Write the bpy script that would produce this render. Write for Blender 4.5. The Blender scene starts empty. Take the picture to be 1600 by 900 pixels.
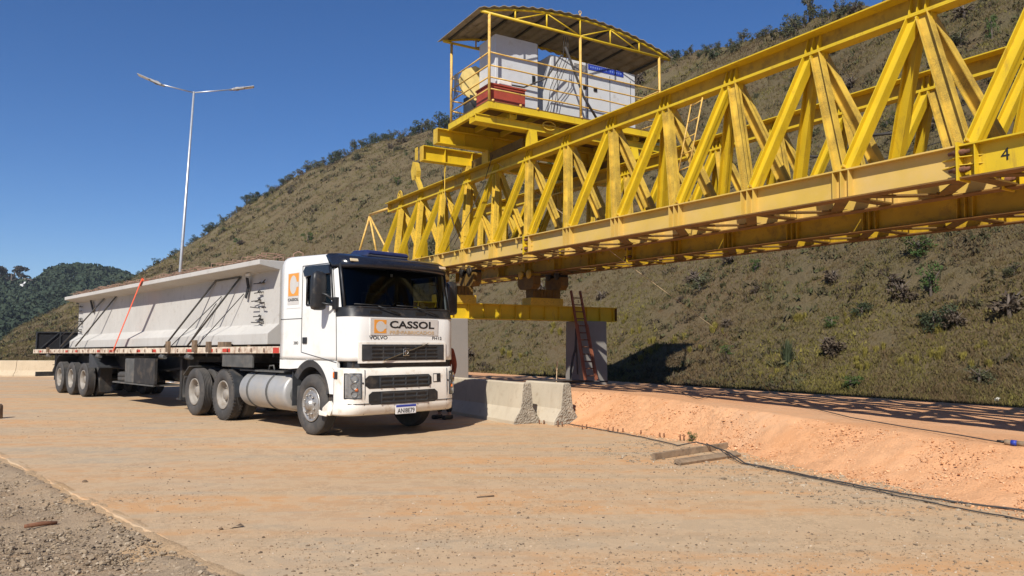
import bpy, bmesh, math, random
import numpy as np
from mathutils import Vector, Matrix

# ---------------------------------------------------------------- camera, sky, sun
SC = bpy.context.scene
COL = SC.collection
FPX = 1164.0; PITCH = math.atan((541.0 - 450.0) / FPX); EYE = 1.5
cd = bpy.data.cameras.new('camera'); cd.sensor_width = 36.0; cd.lens = FPX / 1600 * 36
cd.clip_start = 0.05; cd.clip_end = 8000
cam = bpy.data.objects.new('camera', cd); COL.objects.link(cam)
cam.location = (0, 0, EYE); cam.rotation_euler = (math.pi / 2 + PITCH, 0, 0)
SC.camera = cam
SUN_AZ, SUN_EL = 73.2, 41.8            # the way the light travels (degrees from +x) and its height
la, le = math.radians(SUN_AZ), math.radians(SUN_EL)
LDIR = Vector((math.cos(la) * math.cos(le), math.sin(la) * math.cos(le), -math.sin(le)))
world = bpy.data.worlds.new('World'); SC.world = world; world.use_nodes = True
wn = world.node_tree
for n in list(wn.nodes): wn.nodes.remove(n)
sky = wn.nodes.new('ShaderNodeTexSky'); sky.sky_type = 'NISHITA'; sky.sun_disc = False
sky.sun_elevation = le; sky.sun_rotation = math.atan2(-LDIR.x, -LDIR.y)
sky.altitude = 1200; sky.air_density = 1.0; sky.dust_density = 0.0; sky.ozone_density = 6.0
bg = wn.nodes.new('ShaderNodeBackground'); bg.inputs[1].default_value = 0.089
wo = wn.nodes.new('ShaderNodeOutputWorld')
hs_ = wn.nodes.new('ShaderNodeHueSaturation'); hs_.inputs['Saturation'].default_value = 1.18; hs_.inputs['Hue'].default_value = 0.507; wn.links.new(sky.outputs[0], hs_.inputs['Color']); wn.links.new(hs_.outputs[0], bg.inputs[0]); wn.links.new(bg.outputs[0], wo.inputs[0])
sl = bpy.data.lights.new('sun', 'SUN'); sl.energy = 4.9; sl.angle = math.radians(0.5); sl.color = (1.0, 0.945, 0.855)
so = bpy.data.objects.new('sun', sl); COL.objects.link(so)
so.rotation_euler = LDIR.to_track_quat('-Z', 'Y').to_euler()
SC.view_settings.view_transform = 'Standard'; SC.view_settings.look = 'None'
SC.view_settings.gamma = 1; SC.view_settings.exposure = 0.28
SC.view_settings.use_curve_mapping = False
SC.cycles.max_bounces = 6; SC.cycles.transparent_max_bounces = 12

# ---------------------------------------------------------------- helpers
random.seed(7); RNG = np.random.default_rng(7)

class MB:
    """collects shapes; build() links them as ONE mesh object"""
    def __init__(s): s.v = []; s.f = []; s.sm = []
    def add(s, vs, fs, smooth=False):
        o = len(s.v); s.v += [tuple(p) for p in vs]
        s.f += [tuple(i + o for i in f) for f in fs]; s.sm += [smooth] * len(fs); return s
    def box(s, c, d, R=None):
        x, y, z = (k / 2 for k in d)
        P = [Vector((a, b, e)) for a in (-x, x) for b in (-y, y) for e in (-z, z)]
        c = Vector(c)
        if R is not None: P = [R @ p for p in P]
        return s.add([p + c for p in P], [(0, 1, 3, 2), (4, 6, 7, 5), (0, 4, 5, 1), (2, 3, 7, 6), (0, 2, 6, 4), (1, 5, 7, 3)])
    def bb(s, lo, hi):
        return s.box([(a + b) / 2 for a, b in zip(lo, hi)], [b - a for a, b in zip(lo, hi)])
    def bar(s, p, q, w, h, up=(0, 0, 1)):
        p, q = Vector(p), Vector(q); x = (q - p); L = x.length; x = x / L; up = Vector(up)
        y = up.cross(x)
        if y.length < 1e-5: y = Vector((0, 1, 0)).cross(x)
        y.normalize(); z = x.cross(y)
        R = Matrix((x, y, z)).transposed()
        return s.box((p + q) / 2, (L, w, h), R)
    def ibeam(s, p, q, H, Wf, tw=0.02, tf=0.025, up=(0, 0, 1)):
        p, q = Vector(p), Vector(q); x = (q - p).normalized(); up = Vector(up)
        y = up.cross(x).normalized(); z = x.cross(y)
        o = z * (H / 2 - tf / 2)
        s.bar(p + o, q + o, Wf, tf, z); s.bar(p - o, q - o, Wf, tf, z)
        return s.bar(p, q, tw, H - 2 * tf, z)
    def tube(s, pts, r, n=8, cap=True, smooth=True):
        pts = [Vector(p) for p in pts]; rs = r if isinstance(r, (list, tuple)) else [r] * len(pts)
        V = []; prev = None
        for i, p in enumerate(pts):
            t = (pts[min(i + 1, len(pts) - 1)] - pts[max(i - 1, 0)])
            t = t.normalized() if t.length > 1e-9 else Vector((0, 0, 1))
            a = prev if prev is not None else (Vector((0, 0, 1)) if abs(t.z) < 0.9 else Vector((1, 0, 0)))
            b = t.cross(a)
            if b.length < 1e-6: b = t.cross(Vector((0, 1, 0)))
            b.normalize(); a = b.cross(t); prev = a
            for k in range(n):
                g = 2 * math.pi * k / n
                V.append(p + (a * math.cos(g) + b * math.sin(g)) * rs[i])
        F = []
        for i in range(len(pts) - 1):
            for k in range(n):
                F.append((i * n + k, i * n + (k + 1) % n, (i + 1) * n + (k + 1) % n, (i + 1) * n + k))
        s.add(V, F, smooth)
        if cap:
            o = len(s.v) - len(V)
            s.f += [tuple(o + k for k in range(n))[::-1], tuple(o + (len(pts) - 1) * n + k for k in range(n))]; s.sm += [False, False]
        return s
    def prism(s, poly, o, ex, ey, ez):
        """poly in (ex, ey), pushed along ez"""
        o, ex, ey, ez = Vector(o), Vector(ex), Vector(ey), Vector(ez)
        A = [o + ex * a + ey * b for a, b in poly]; n = len(A)
        return s.add(A + [p + ez for p in A], [tuple(range(n))[::-1], tuple(range(n, 2 * n))] + [(i, (i + 1) % n, n + (i + 1) % n, n + i) for i in range(n)])
    def lathe(s, prof, o, ax, n=32, smooth=True, closed=False):
        """prof = (distance along ax, radius)"""
        o = Vector(o); ax = Vector(ax).normalized()
        a = Vector((0, 0, 1)) if abs(ax.z) < 0.9 else Vector((1, 0, 0))
        b = ax.cross(a).normalized(); a = b.cross(ax)
        V = []
        for h, r in prof:
            for k in range(n):
                g = 2 * math.pi * k / n
                V.append(o + ax * h + (a * math.cos(g) + b * math.sin(g)) * r)
        F = []; m = len(prof)
        for i in range(m if closed else m - 1):
            j = (i + 1) % m
            for k in range(n):
                F.append((i * n + k, i * n + (k + 1) % n, j * n + (k + 1) % n, j * n + k))
        return s.add(V, F, smooth)
    def build(s, name, mat, parent=None, bevel=0, xf=None):
        me = bpy.data.meshes.new(name); me.from_pydata(s.v, [], s.f)
        me.polygons.foreach_set('use_smooth', s.sm)
        b = bmesh.new(); b.from_mesh(me)
        bmesh.ops.delete(b, geom=[q for q in b.verts if not q.link_faces], context='VERTS'); bmesh.ops.recalc_face_normals(b, faces=b.faces)
        b.to_mesh(me); b.free(); me.materials.append(mat); me.update()
        o = bpy.data.objects.new(name, me); COL.objects.link(o)
        if parent: o.parent = parent
        if xf is not None: o.matrix_basis = xf
        if bevel:
            m = o.modifiers.new('bevel', 'BEVEL'); m.width = bevel; m.segments = 2; m.limit_method = 'ANGLE'; m.angle_limit = 0.6
        return o

def np_mesh(name, V, F, mat, parent=None, smooth=False):
    me = bpy.data.meshes.new(name); V = np.asarray(V, np.float32); F = np.asarray(F, np.int32); k = F.shape[1]
    me.vertices.add(len(V)); me.vertices.foreach_set('co', V.ravel())
    me.loops.add(F.size); me.loops.foreach_set('vertex_index', F.ravel())
    me.polygons.add(len(F)); me.polygons.foreach_set('loop_start', np.arange(0, F.size, k, dtype=np.int32))
    me.polygons.foreach_set('use_smooth', np.full(len(F), smooth))
    me.update(calc_edges=True); me.validate(); me.materials.append(mat)
    o = bpy.data.objects.new(name, me); COL.objects.link(o)
    if parent: o.parent = parent
    return o

def tag(o, label=None, cat=None, group=None, kind=None):
    if label: o['label'] = label
    if cat: o['category'] = cat
    if group: o['group'] = group
    if kind: o['kind'] = kind
    return o
def thing(name, label, cat, loc=(0, 0, 0), M=None, group=None):
    o = bpy.data.objects.new(name, None); COL.objects.link(o); o.empty_display_size = 0.2
    if M is not None: o.matrix_world = M
    else: o.location = loc
    return tag(o, label, cat, group)
def dup(o, M, label, group=None):
    c = o.copy(); COL.objects.link(c); c.matrix_world = M; c['label'] = label
    if group: c['group'] = group
    for ch in o.children:
        k = ch.copy(); COL.objects.link(k); k.parent = c
        for g in ch.children:
            j = g.copy(); COL.objects.link(j); j.parent = k
    return c
def frame(o, ex, ey, ez=(0, 0, 1)):
    ex, ey, ez = Vector(ex), Vector(ey), Vector(ez)
    M = Matrix.Identity(4)
    for i in range(3): M[i][0], M[i][1], M[i][2], M[i][3] = ex[i], ey[i], ez[i], o[i]
    return M
def text(name, s, h, o, ex, ey, mat, parent, w=None, bold=0.0, th=0.004):
    """a line of raised lettering: h = capital height, w = total width"""
    cu = bpy.data.curves.new(name, 'FONT'); cu.body = s; cu.size = 1.0; cu.extrude = 0.0; cu.offset = bold; cu.resolution_u = 3
    t = bpy.data.objects.new(name, cu); COL.objects.link(t)
    dg = bpy.context.evaluated_depsgraph_get()
    me = bpy.data.meshes.new_from_object(t.evaluated_get(dg)); bpy.data.objects.remove(t)
    n = len(me.vertices); co = np.empty(n * 3, np.float32); me.vertices.foreach_get('co', co); co = co.reshape(-1, 3)
    lo, hi = co.min(0), co.max(0); sc = h / (hi[1] - lo[1]); sx = sc if w is None else w / (hi[0] - lo[0])
    ex, ey, o = np.array(ex, float), np.array(ey, float), np.array(o, float); ez = np.cross(ex, ey)
    P = o + np.outer((co[:, 0] - lo[0]) * sx, ex) + np.outer((co[:, 1] - lo[1]) * sc, ey) + ez * th
    me.vertices.foreach_set('co', P.astype(np.float32).ravel()); me.update()
    me.materials.clear(); me.materials.append(mat); me.name = name
    ob = bpy.data.objects.new(name, me); COL.objects.link(ob); ob.parent = parent
    return ob

# pixels of the photograph -> rays (used only to work out where things stand)
def ray(px, py):
    v = Vector(((px - 800) / FPX, 1, (450 - py) / FPX))
    c, s_ = math.cos(PITCH), math.sin(PITCH)
    return Vector((v.x, c * v.y - s_ * v.z, s_ * v.y + c * v.z))
def gnd(px, py, z=0.0):
    r = ray(px, py); return Vector((0, 0, EYE)) + r * ((z - EYE) / r.z)

# ---------------------------------------------------------------- materials
def nd(nt, t, **k):
    n = nt.nodes.new(t)
    for a, b in k.items(): setattr(n, a, b)
    return n
def newmat(name):
    m = bpy.data.materials.new(name); m.use_nodes = True; nt = m.node_tree
    return m, nt, nt.nodes['Principled BSDF']
def noise(nt, vec, scale, detail=4, rough=0.55, dist=0.0):
    n = nd(nt, 'ShaderNodeTexNoise'); n.inputs['Scale'].default_value = scale; n.inputs['Detail'].default_value = detail
    n.inputs['Roughness'].default_value = rough; n.inputs['Distortion'].default_value = dist
    nt.links.new(vec, n.inputs['Vector']); return n.outputs['Fac']
def ramp(nt, fac, lo, hi, c0=(0, 0, 0, 1), c1=(1, 1, 1, 1)):
    r = nd(nt, 'ShaderNodeValToRGB'); e = r.color_ramp.elements
    e[0].position = lo; e[0].color = c0; e[1].position = hi; e[1].color = c1
    nt.links.new(fac, r.inputs[0]); return r.outputs[0]
def mix(nt, fac, a, b, mode='MIX'):
    n = nd(nt, 'ShaderNodeMix', data_type='RGBA', blend_type=mode)
    if isinstance(fac, (int, float)): n.inputs['Factor'].default_value = fac
    else: nt.links.new(fac, n.inputs['Factor'])
    for i, c in ((6, a), (7, b)):
        if isinstance(c, tuple): n.inputs[i].default_value = (*c[:3], 1)
        else: nt.links.new(c, n.inputs[i])
    return n.outputs[2]
def mapping(nt, sc=(1, 1, 1), rot=(0, 0, 0), obj=False):
    if obj: src = nd(nt, 'ShaderNodeTexCoord').outputs['Object']
    else: src = nd(nt, 'ShaderNodeNewGeometry').outputs['Position']
    m = nd(nt, 'ShaderNodeMapping'); m.inputs['Scale'].default_value = sc; m.inputs['Rotation'].default_value = rot
    nt.links.new(src, m.inputs['Vector']); return m.outputs[0]
def bump(nt, bs, h, strength=0.3, dist=0.02):
    b = nd(nt, 'ShaderNodeBump'); b.inputs['Strength'].default_value = strength; b.inputs['Distance'].default_value = dist
    nt.links.new(h, b.inputs['Height']); nt.links.new(b.outputs[0], bs.inputs['Normal'])
def math2(nt, op, a, b):
    n = nd(nt, 'ShaderNodeMath', operation=op)
    for i, c in enumerate((a, b)):
        if isinstance(c, (int, float)): n.inputs[i].default_value = c
        else: nt.links.new(c, n.inputs[i])
    return n.outputs[0]
def simple(name, c, rough=0.6, metal=0.0, var=0.18, scale=6.0, dirt=None, dirt_amt=0.4, dscale=3.0, bmp=0.0, streak=False, mask=0):
    """paint, metal, rubber ...: a base colour with cloudy wear and optional dirt"""
    m, nt, bs = newmat(name)
    p = mapping(nt); f = noise(nt, p, scale, 5)
    lo = tuple(x * (1 - var) for x in c); hi = tuple(min(1, x * (1 + var)) for x in c)
    col = ramp(nt, f, 0.3, 0.7, (*lo, 1), (*hi, 1))
    if dirt:
        p2 = mapping(nt, (1, 1, 0.22) if streak else (1, 1, 1))
        g = noise(nt, p2, dscale, 8, 0.68); k = ramp(nt, g, 0.62 - dirt_amt * 0.3, 0.78 - dirt_amt * 0.1)
        if mask: k = math2(nt, 'MULTIPLY', k, ramp(nt, noise(nt, mapping(nt), mask, 4, 0.6), 0.40, 0.60))
        col = mix(nt, k, col, dirt)
    nt.links.new(col, bs.inputs['Base Color'])
    bs.inputs['Roughness'].default_value = rough; bs.inputs['Metallic'].default_value = metal
    if bmp: bump(nt, bs, noise(nt, p, 60, 4), bmp, 0.01)
    return m

M = {}
BROWN = (0.10, 0.055, 0.018)
M['yellow'] = simple('yellow_paint', (0.63, 0.435, 0.014), 0.5, var=0.10, scale=2.5, dirt=(0.36, 0.22, 0.03), dirt_amt=0.22, dscale=9, streak=True)
M['yellow_old'] = simple('worn_yellow_paint', (0.60, 0.39, 0.035), 0.6, var=0.14, scale=3, dirt=(0.20, 0.12, 0.03), dirt_amt=0.35, dscale=26)
M['yellow_stain'] = simple('mould_stained_yellow_paint', (0.58, 0.38, 0.045), 0.65, var=0.15, scale=3, dirt=(0.075, 0.046, 0.018), dirt_amt=0.85, dscale=95, mask=3.2)
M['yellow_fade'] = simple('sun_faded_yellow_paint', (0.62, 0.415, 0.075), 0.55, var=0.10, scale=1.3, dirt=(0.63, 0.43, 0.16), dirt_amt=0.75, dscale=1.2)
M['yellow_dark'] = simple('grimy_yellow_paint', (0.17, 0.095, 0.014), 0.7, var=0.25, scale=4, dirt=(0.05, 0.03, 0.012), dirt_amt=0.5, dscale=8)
M['flange_brown'] = simple('dark_brown_flange_paint', (0.20, 0.10, 0.018), 0.75, var=0.3, scale=3, dirt=(0.09, 0.045, 0.02), dirt_amt=0.5, dscale=6)  # darker brown than the webs, for the chords' lower flanges
M['yellow_rail'] = simple('pale_yellow_rail_paint', (0.70, 0.44, 0.10), 0.5, dirt=(0.25, 0.11, 0.04), dirt_amt=0.4, dscale=12)
M['white'] = simple('white_truck_paint', (0.77, 0.76, 0.72), 0.32, var=0.03, scale=1.5, dirt=(0.66, 0.58, 0.47), dirt_amt=0.24, dscale=1.6)
M['white_dirty'] = simple('dusty_white_paint', (0.78, 0.74, 0.66), 0.4, var=0.05, scale=3, dirt=(0.50, 0.38, 0.25), dirt_amt=0.3, dscale=4)
M['black'] = simple('black_plastic', (0.018, 0.019, 0.021), 0.45, var=0.3, scale=8, dirt=(0.10, 0.08, 0.06), dirt_amt=0.2, dscale=5)
M['grille'] = simple('dark_grey_plastic', (0.035, 0.038, 0.042), 0.55, var=0.25, scale=8, dirt=(0.12, 0.10, 0.08), dirt_amt=0.2)
M['visor'] = simple('dark_navy_plastic', (0.012, 0.014, 0.022), 0.18, var=0.2)
M['hatch'] = simple('tinted_blue_plastic', (0.018, 0.024, 0.075), 0.12, var=0.2)
M['dark'] = simple('dark_chassis_steel', (0.022, 0.021, 0.020), 0.7, var=0.4, dirt=(0.11, 0.085, 0.06), dirt_amt=0.35, dscale=4)
M['grey_box'] = simple('grey_steel_box', (0.085, 0.085, 0.08), 0.65, var=0.25, dirt=(0.16, 0.13, 0.10), dirt_amt=0.35)
M['steel'] = simple('galvanised_steel', (0.55, 0.56, 0.57), 0.42, 0.6, var=0.1)
M['alu'] = simple('dull_aluminium', (0.40, 0.395, 0.38), 0.5, 0.35, var=0.08, dirt=(0.45, 0.40, 0.33), dirt_amt=0.4)
M['rim'] = simple('dusty_grey_rim_paint', (0.27, 0.245, 0.21), 0.65, var=0.15, dirt=(0.19, 0.145, 0.10), dirt_amt=0.5, dscale=7)
M['rubber'] = simple('tyre_rubber', (0.050, 0.047, 0.044), 0.85, var=0.2, scale=5, dirt=(0.105, 0.088, 0.072), dirt_amt=0.5, dscale=3)
M['hub'] = simple('dirty_hub_metal', (0.40, 0.38, 0.35), 0.42, 0.6, var=0.15, dirt=(0.16, 0.13, 0.10), dirt_amt=0.45, dscale=12)
M['rebar'] = simple('light_rusty_bars', (0.27, 0.165, 0.11), 0.85, var=0.35, scale=9)
M['lining'] = simple('dark_cab_lining', (0.012, 0.013, 0.015), 0.9)
M['chrome'] = simple('chrome', (0.75, 0.75, 0.75), 0.15, 1.0, var=0.03)
M['orange'] = simple('orange_print', (0.72, 0.30, 0.05), 0.5, var=0.06)
M['sign'] = simple('pale_grey_sticker', (0.56, 0.53, 0.49), 0.5, var=0.05)
M['ink'] = simple('black_lettering', (0.012, 0.012, 0.012), 0.5)
M['tan_ink'] = simple('tan_lettering', (0.55, 0.40, 0.24), 0.5)
M['plate'] = simple('plate_white', (0.75, 0.75, 0.74), 0.4, var=0.04)
M['blue'] = simple('blue_print', (0.02, 0.045, 0.32), 0.5, var=0.1)
M['amber'] = simple('amber_lens', (0.75, 0.17, 0.02), 0.2)
M['red_lens'] = simple('red_reflector', (0.50, 0.04, 0.02), 0.35)
M['rust'] = simple('rusty_steel', (0.16, 0.065, 0.03), 0.85, var=0.45, scale=20)
M['wood'] = simple('weathered_wood', (0.17, 0.115, 0.07), 0.85, var=0.4, scale=8, dirt=(0.06, 0.04, 0.028), dirt_amt=0.35)
M['board'] = simple('dusty_formwork_board', (0.25, 0.175, 0.11), 0.9, var=0.3, scale=5, dirt=(0.12, 0.08, 0.05), dirt_amt=0.45, dscale=6, bmp=0.3)
M['strap'] = simple('orange_webbing', (0.85, 0.13, 0.05), 0.7, var=0.1)
M['rope'] = simple('dark_rope', (0.05, 0.045, 0.042), 0.9, var=0.3)
M['cloth'] = simple('black_cloth', (0.015, 0.015, 0.017), 0.95)
M['rag'] = simple('white_rag', (0.65, 0.62, 0.56), 0.9)
M['cabinet'] = simple('light_grey_cabinet_paint', (0.54, 0.55, 0.56), 0.45, var=0.05, dirt=(0.35, 0.32, 0.28), dirt_amt=0.15)
M['redtank'] = simple('red_oxide_paint', (0.34, 0.055, 0.03), 0.6, var=0.15, dirt=(0.18, 0.04, 0.02), dirt_amt=0.3)
M['ladder'] = simple('red_orange_ladder_paint', (0.27, 0.085, 0.04), 0.7, var=0.3, dirt=(0.10, 0.04, 0.022), dirt_amt=0.55)
M['roofing'] = simple('weathered_fibre_sheet', (0.30, 0.27, 0.225), 0.85, var=0.15, scale=3, dirt=(0.10, 0.085, 0.065), dirt_amt=0.35, dscale=4)
M['skin'] = simple('skin', (0.36, 0.19, 0.12), 0.6, var=0.05)
M['trousers'] = simple('dark_work_trousers', (0.02, 0.022, 0.028), 0.9)
M['jacket'] = simple('orange_brown_work_shirt', (0.24, 0.05, 0.018), 0.9)
M['hair'] = simple('dark_hair', (0.015, 0.011, 0.009), 0.7)

def glass(name, tint, mixf):
    m = bpy.data.materials.new(name); m.use_nodes = True; nt = m.node_tree
    for n in list(nt.nodes): nt.nodes.remove(n)
    o = nd(nt, 'ShaderNodeOutputMaterial'); t = nd(nt, 'ShaderNodeBsdfTransparent'); t.inputs[0].default_value = (*tint, 1)
    g = nd(nt, 'ShaderNodeBsdfGlossy'); g.inputs['Roughness'].default_value = 0.03; g.inputs[0].default_value = (0.9, 0.95, 1, 1)
    fr = nd(nt, 'ShaderNodeLayerWeight'); fr.inputs[0].default_value = 0.5
    mx = nd(nt, 'ShaderNodeMixShader'); k = math2(nt, 'ADD', math2(nt, 'MULTIPLY', math2(nt, 'POWER', fr.outputs['Facing'], 4.0), mixf), 0.035 * mixf)
    nt.links.new(k, mx.inputs[0]); nt.links.new(t.outputs[0], mx.inputs[1]); nt.links.new(g.outputs[0], mx.inputs[2])
    nt.links.new(mx.outputs[0], o.inputs[0]); return m
M['glass'] = glass('tinted_windscreen_glass', (0.30, 0.33, 0.34), 0.35)
M['sideglass'] = glass('side_window_glass', (0.30, 0.33, 0.34), 0.35)
M['lens'] = glass('headlamp_lens', (0.85, 0.85, 0.85), 1.0)

def concrete(name, c, var=0.12, dark=(0.2, 0.18, 0.15), amt=0.25, big=0.8, bmp=0.25, pit=40):
    m, nt, bs = newmat(name); p = mapping(nt)
    f = noise(nt, p, big, 6, 0.6); g = noise(nt, p, 7, 6, 0.65); h = noise(nt, p, pit, 3)
    lo = tuple(x * (1 - var) for x in c); hi = tuple(x * (1 + var) for x in c)
    col = ramp(nt, f, 0.32, 0.68, (*lo, 1), (*hi, 1))
    col = mix(nt, ramp(nt, g, 0.56, 0.80), col, dark) if amt else col
    pv = mapping(nt, (1.6, 1.6, 0.10)); s = noise(nt, pv, 3.0, 5, 0.6)
    col = mix(nt, math2(nt, 'MULTIPLY', ramp(nt, s, 0.52, 0.75), amt), col, dark)
    nt.links.new(col, bs.inputs['Base Color']); bs.inputs['Roughness'].default_value = 0.88
    bump(nt, bs, h, bmp, 0.006); return m
M['precast'] = concrete('precast_concrete', (0.47, 0.45, 0.415), 0.07, (0.36, 0.33, 0.29), 0.35, 0.6, 0.1)
M['barrier'] = concrete('barrier_concrete', (0.50, 0.43, 0.32), 0.10, (0.36, 0.28, 0.19), 0.35)
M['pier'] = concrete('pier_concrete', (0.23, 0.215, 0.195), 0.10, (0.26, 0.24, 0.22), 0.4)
M['rough_conc'] = concrete('rough_aggregate_concrete', (0.27, 0.23, 0.175), 0.3, (0.14, 0.115, 0.085), 0.5, 6, 0.7, 30)

# ---------------------------------------------------------------- frames of the place
F0 = gnd(483, 680); U = Vector((0.70, -0.714, 0)).normalized(); Vv = Vector((-U.y, U.x, 0))
TR = frame(F0, U, Vv)                                  # lorry: x forwards, y away from the lit side, z up
D3 = Vector((0.5105, -0.8595, -0.0170)).normalized()
DH = Vector((D3.x, D3.y, 0)).normalized(); LAT = Vector((-DH.y, DH.x, 0))
T0 = Vector((-3.513, 22.947, 5.792))
GR0 = frame((T0.x, T0.y, 0), DH, LAT)                  # girder line: x along, y across, z up (level)
def gw(a, l, z): return GR0 @ Vector((a, l, z))
UPG = D3.cross(LAT); UPG = UPG if UPG.z > 0 else -UPG

# ---------------------------------------------------------------- ground materials
def ground_mat(name, base, warm, grey, streak_rot, pebble=0.35, bs_=0.5, fine=70, streak_amt=0.6):
    m, nt, bs = newmat(name); p = mapping(nt)
    ps = mapping(nt, (0.16, 1.5, 1), (0, 0, streak_rot))
    s = noise(nt, ps, 0.9, 7, 0.62, 0.6); big = noise(nt, p, 0.28, 4, 0.55, 0.8); mid = noise(nt, p, 3.5, 7, 0.68); fn = noise(nt, p, fine, 3, 0.6)
    col = mix(nt, ramp(nt, big, 0.42, 0.62), base, grey)
    col = mix(nt, math2(nt, 'MULTIPLY', ramp(nt, s, 0.43, 0.60), streak_amt), col, warm)
    dk = tuple(x * 0.62 for x in base)
    col = mix(nt, math2(nt, 'MULTIPLY', ramp(nt, mid, 0.52, 0.74), 0.55), col, dk)
    lt = tuple(min(1, x * 1.18) for x in base)
    tk = noise(nt, mapping(nt, (0.035, 5.0, 1), (0, 0, streak_rot + 0.13)), 1.0, 5, 0.6, 0.4); col = mix(nt, math2(nt, 'MULTIPLY', ramp(nt, tk, 0.52, 0.66), 0.30), col, tuple(x * 0.72 for x in base))
    col = mix(nt, math2(nt, 'MULTIPLY', ramp(nt, mid, 0.50, 0.30), 0.5), col, lt)
    vo = nd(nt, 'ShaderNodeTexVoronoi'); vo.inputs['Scale'].default_value = fine * 0.55; nt.links.new(p, vo.inputs['Vector'])
    patch = noise(nt, p, 1.1, 5, 0.7)
    pk = math2(nt, 'MULTIPLY', ramp(nt, vo.outputs['Distance'], 0.34, 0.18), ramp(nt, patch, 0.45, 0.65))
    bwn = nd(nt, 'ShaderNodeRGBToBW'); nt.links.new(vo.outputs['Color'], bwn.inputs[0]); pc = ramp(nt, bwn.outputs[0], 0.2, 0.8, (*[x * 0.55 for x in base], 1), (*[min(1, x * 1.25) for x in base], 1))
    col = mix(nt, math2(nt, 'MULTIPLY', pk, pebble), col, pc)
    col = mix(nt, math2(nt, 'MULTIPLY', ramp(nt, fn, 0.60, 0.75), 0.45), col, dk)
    nt.links.new(col, bs.inputs['Base Color']); bs.inputs['Roughness'].default_value = 0.95
    bs.inputs['Specular IOR Level'].default_value = 0.2
    h = math2(nt, 'ADD', math2(nt, 'MULTIPLY', mid, 0.6), math2(nt, 'MULTIPLY', fn, 0.45))
    bump(nt, bs, h, bs_, 0.03); return m
ROT = -0.32
M['road'] = ground_mat('dusty_concrete_road', (0.47, 0.337, 0.207), (0.56, 0.31, 0.14), (0.42, 0.335, 0.235), 0.10, 0.5, 0.45, streak_amt=0.85)
M['gravel'] = ground_mat('grey_brown_gravel', (0.31, 0.23, 0.15), (0.40, 0.26, 0.145), (0.25, 0.20, 0.145), 0.78, 0.8, 1.0, 60)
M['fill'] = ground_mat('orange_earth_fill', (0.59, 0.315, 0.16), (0.56, 0.26, 0.11), (0.62, 0.365, 0.205), 1.03, 0.55, 0.9, 45, 0.5)
M['stone'] = None
def island_mat(name, cols, rough=0.9, hue_noise=None, spec=0.2, transl=0.0):
    m, nt, bs = newmat(name); g = nd(nt, 'ShaderNodeNewGeometry'); r = nd(nt, 'ShaderNodeValToRGB'); r.color_ramp.interpolation = 'LINEAR'
    e = r.color_ramp.elements; e[0].position = 0; e[0].color = (*cols[0], 1); e[1].position = 1; e[1].color = (*cols[-1], 1)
    for i, c in enumerate(cols[1:-1]): k = e.new((i + 1) / (len(cols) - 1)); k.color = (*c, 1)
    f = g.outputs['Random Per Island']
    if hue_noise:
        pm = mapping(nt); n = noise(nt, pm, hue_noise, 6, 0.65, 0.5); n2 = noise(nt, pm, hue_noise * 0.16, 3, 0.6); n = math2(nt, 'ADD', math2(nt, 'MULTIPLY', n, 1.7), math2(nt, 'MULTIPLY', n2, 1.1)); f = math2(nt, 'ADD', math2(nt, 'MULTIPLY', f, 0.4), math2(nt, 'SUBTRACT', n, 1.12))
    nt.links.new(f, r.inputs[0]); nt.links.new(r.outputs[0], bs.inputs['Base Color'])
    bs.inputs['Roughness'].default_value = rough; bs.inputs['Specular IOR Level'].default_value = spec
    return m
M['stone'] = island_mat('road_stones', [(0.11, 0.08, 0.055), (0.22, 0.16, 0.105), (0.31, 0.215, 0.13), (0.38, 0.27, 0.165), (0.48, 0.385, 0.28)])
M['gstone'] = island_mat('grey_gravel_stones', [(0.17, 0.13, 0.09), (0.23, 0.175, 0.12), (0.29, 0.22, 0.145), (0.32, 0.245, 0.165), (0.42, 0.34, 0.245)])
M['ostone'] = island_mat('orange_earth_lumps', [(0.46, 0.22, 0.10), (0.58, 0.30, 0.14), (0.66, 0.37, 0.19), (0.72, 0.47, 0.28)])
M['grass'] = island_mat('dry_hill_grass', [(0.060, 0.040, 0.024), (0.104, 0.068, 0.036), (0.126, 0.090, 0.042), (0.116, 0.098, 0.032), (0.158, 0.136, 0.034), (0.25, 0.205, 0.046)], hue_noise=0.32)
M['leaf_dark'] = island_mat('dark_green_leaves', [(0.032, 0.044, 0.023), (0.047, 0.061, 0.031), (0.065, 0.080, 0.040)])
M['leaf_mid'] = island_mat('olive_leaves', [(0.058, 0.062, 0.032), (0.080, 0.084, 0.043), (0.105, 0.105, 0.055)])
M['leaf_green'] = island_mat('fresh_green_leaves', [(0.035, 0.065, 0.018), (0.055, 0.095, 0.024), (0.08, 0.12, 0.035)])
M['leaf_dry'] = island_mat('dry_brown_twigs', [(0.070, 0.052, 0.036), (0.095, 0.071, 0.050), (0.125, 0.095, 0.066)])
M['leaf_yellow'] = island_mat('yellow_green_grass', [(0.17, 0.145, 0.035), (0.24, 0.20, 0.045), (0.30, 0.25, 0.06)])
M['leaf_far'] = island_mat('far_forest_leaves', [(0.024, 0.040, 0.026), (0.038, 0.056, 0.034), (0.058, 0.072, 0.042)], hue_noise=0.02)
M['bark'] = simple('grey_bark', (0.12, 0.095, 0.075), 0.9, var=0.3)

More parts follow.
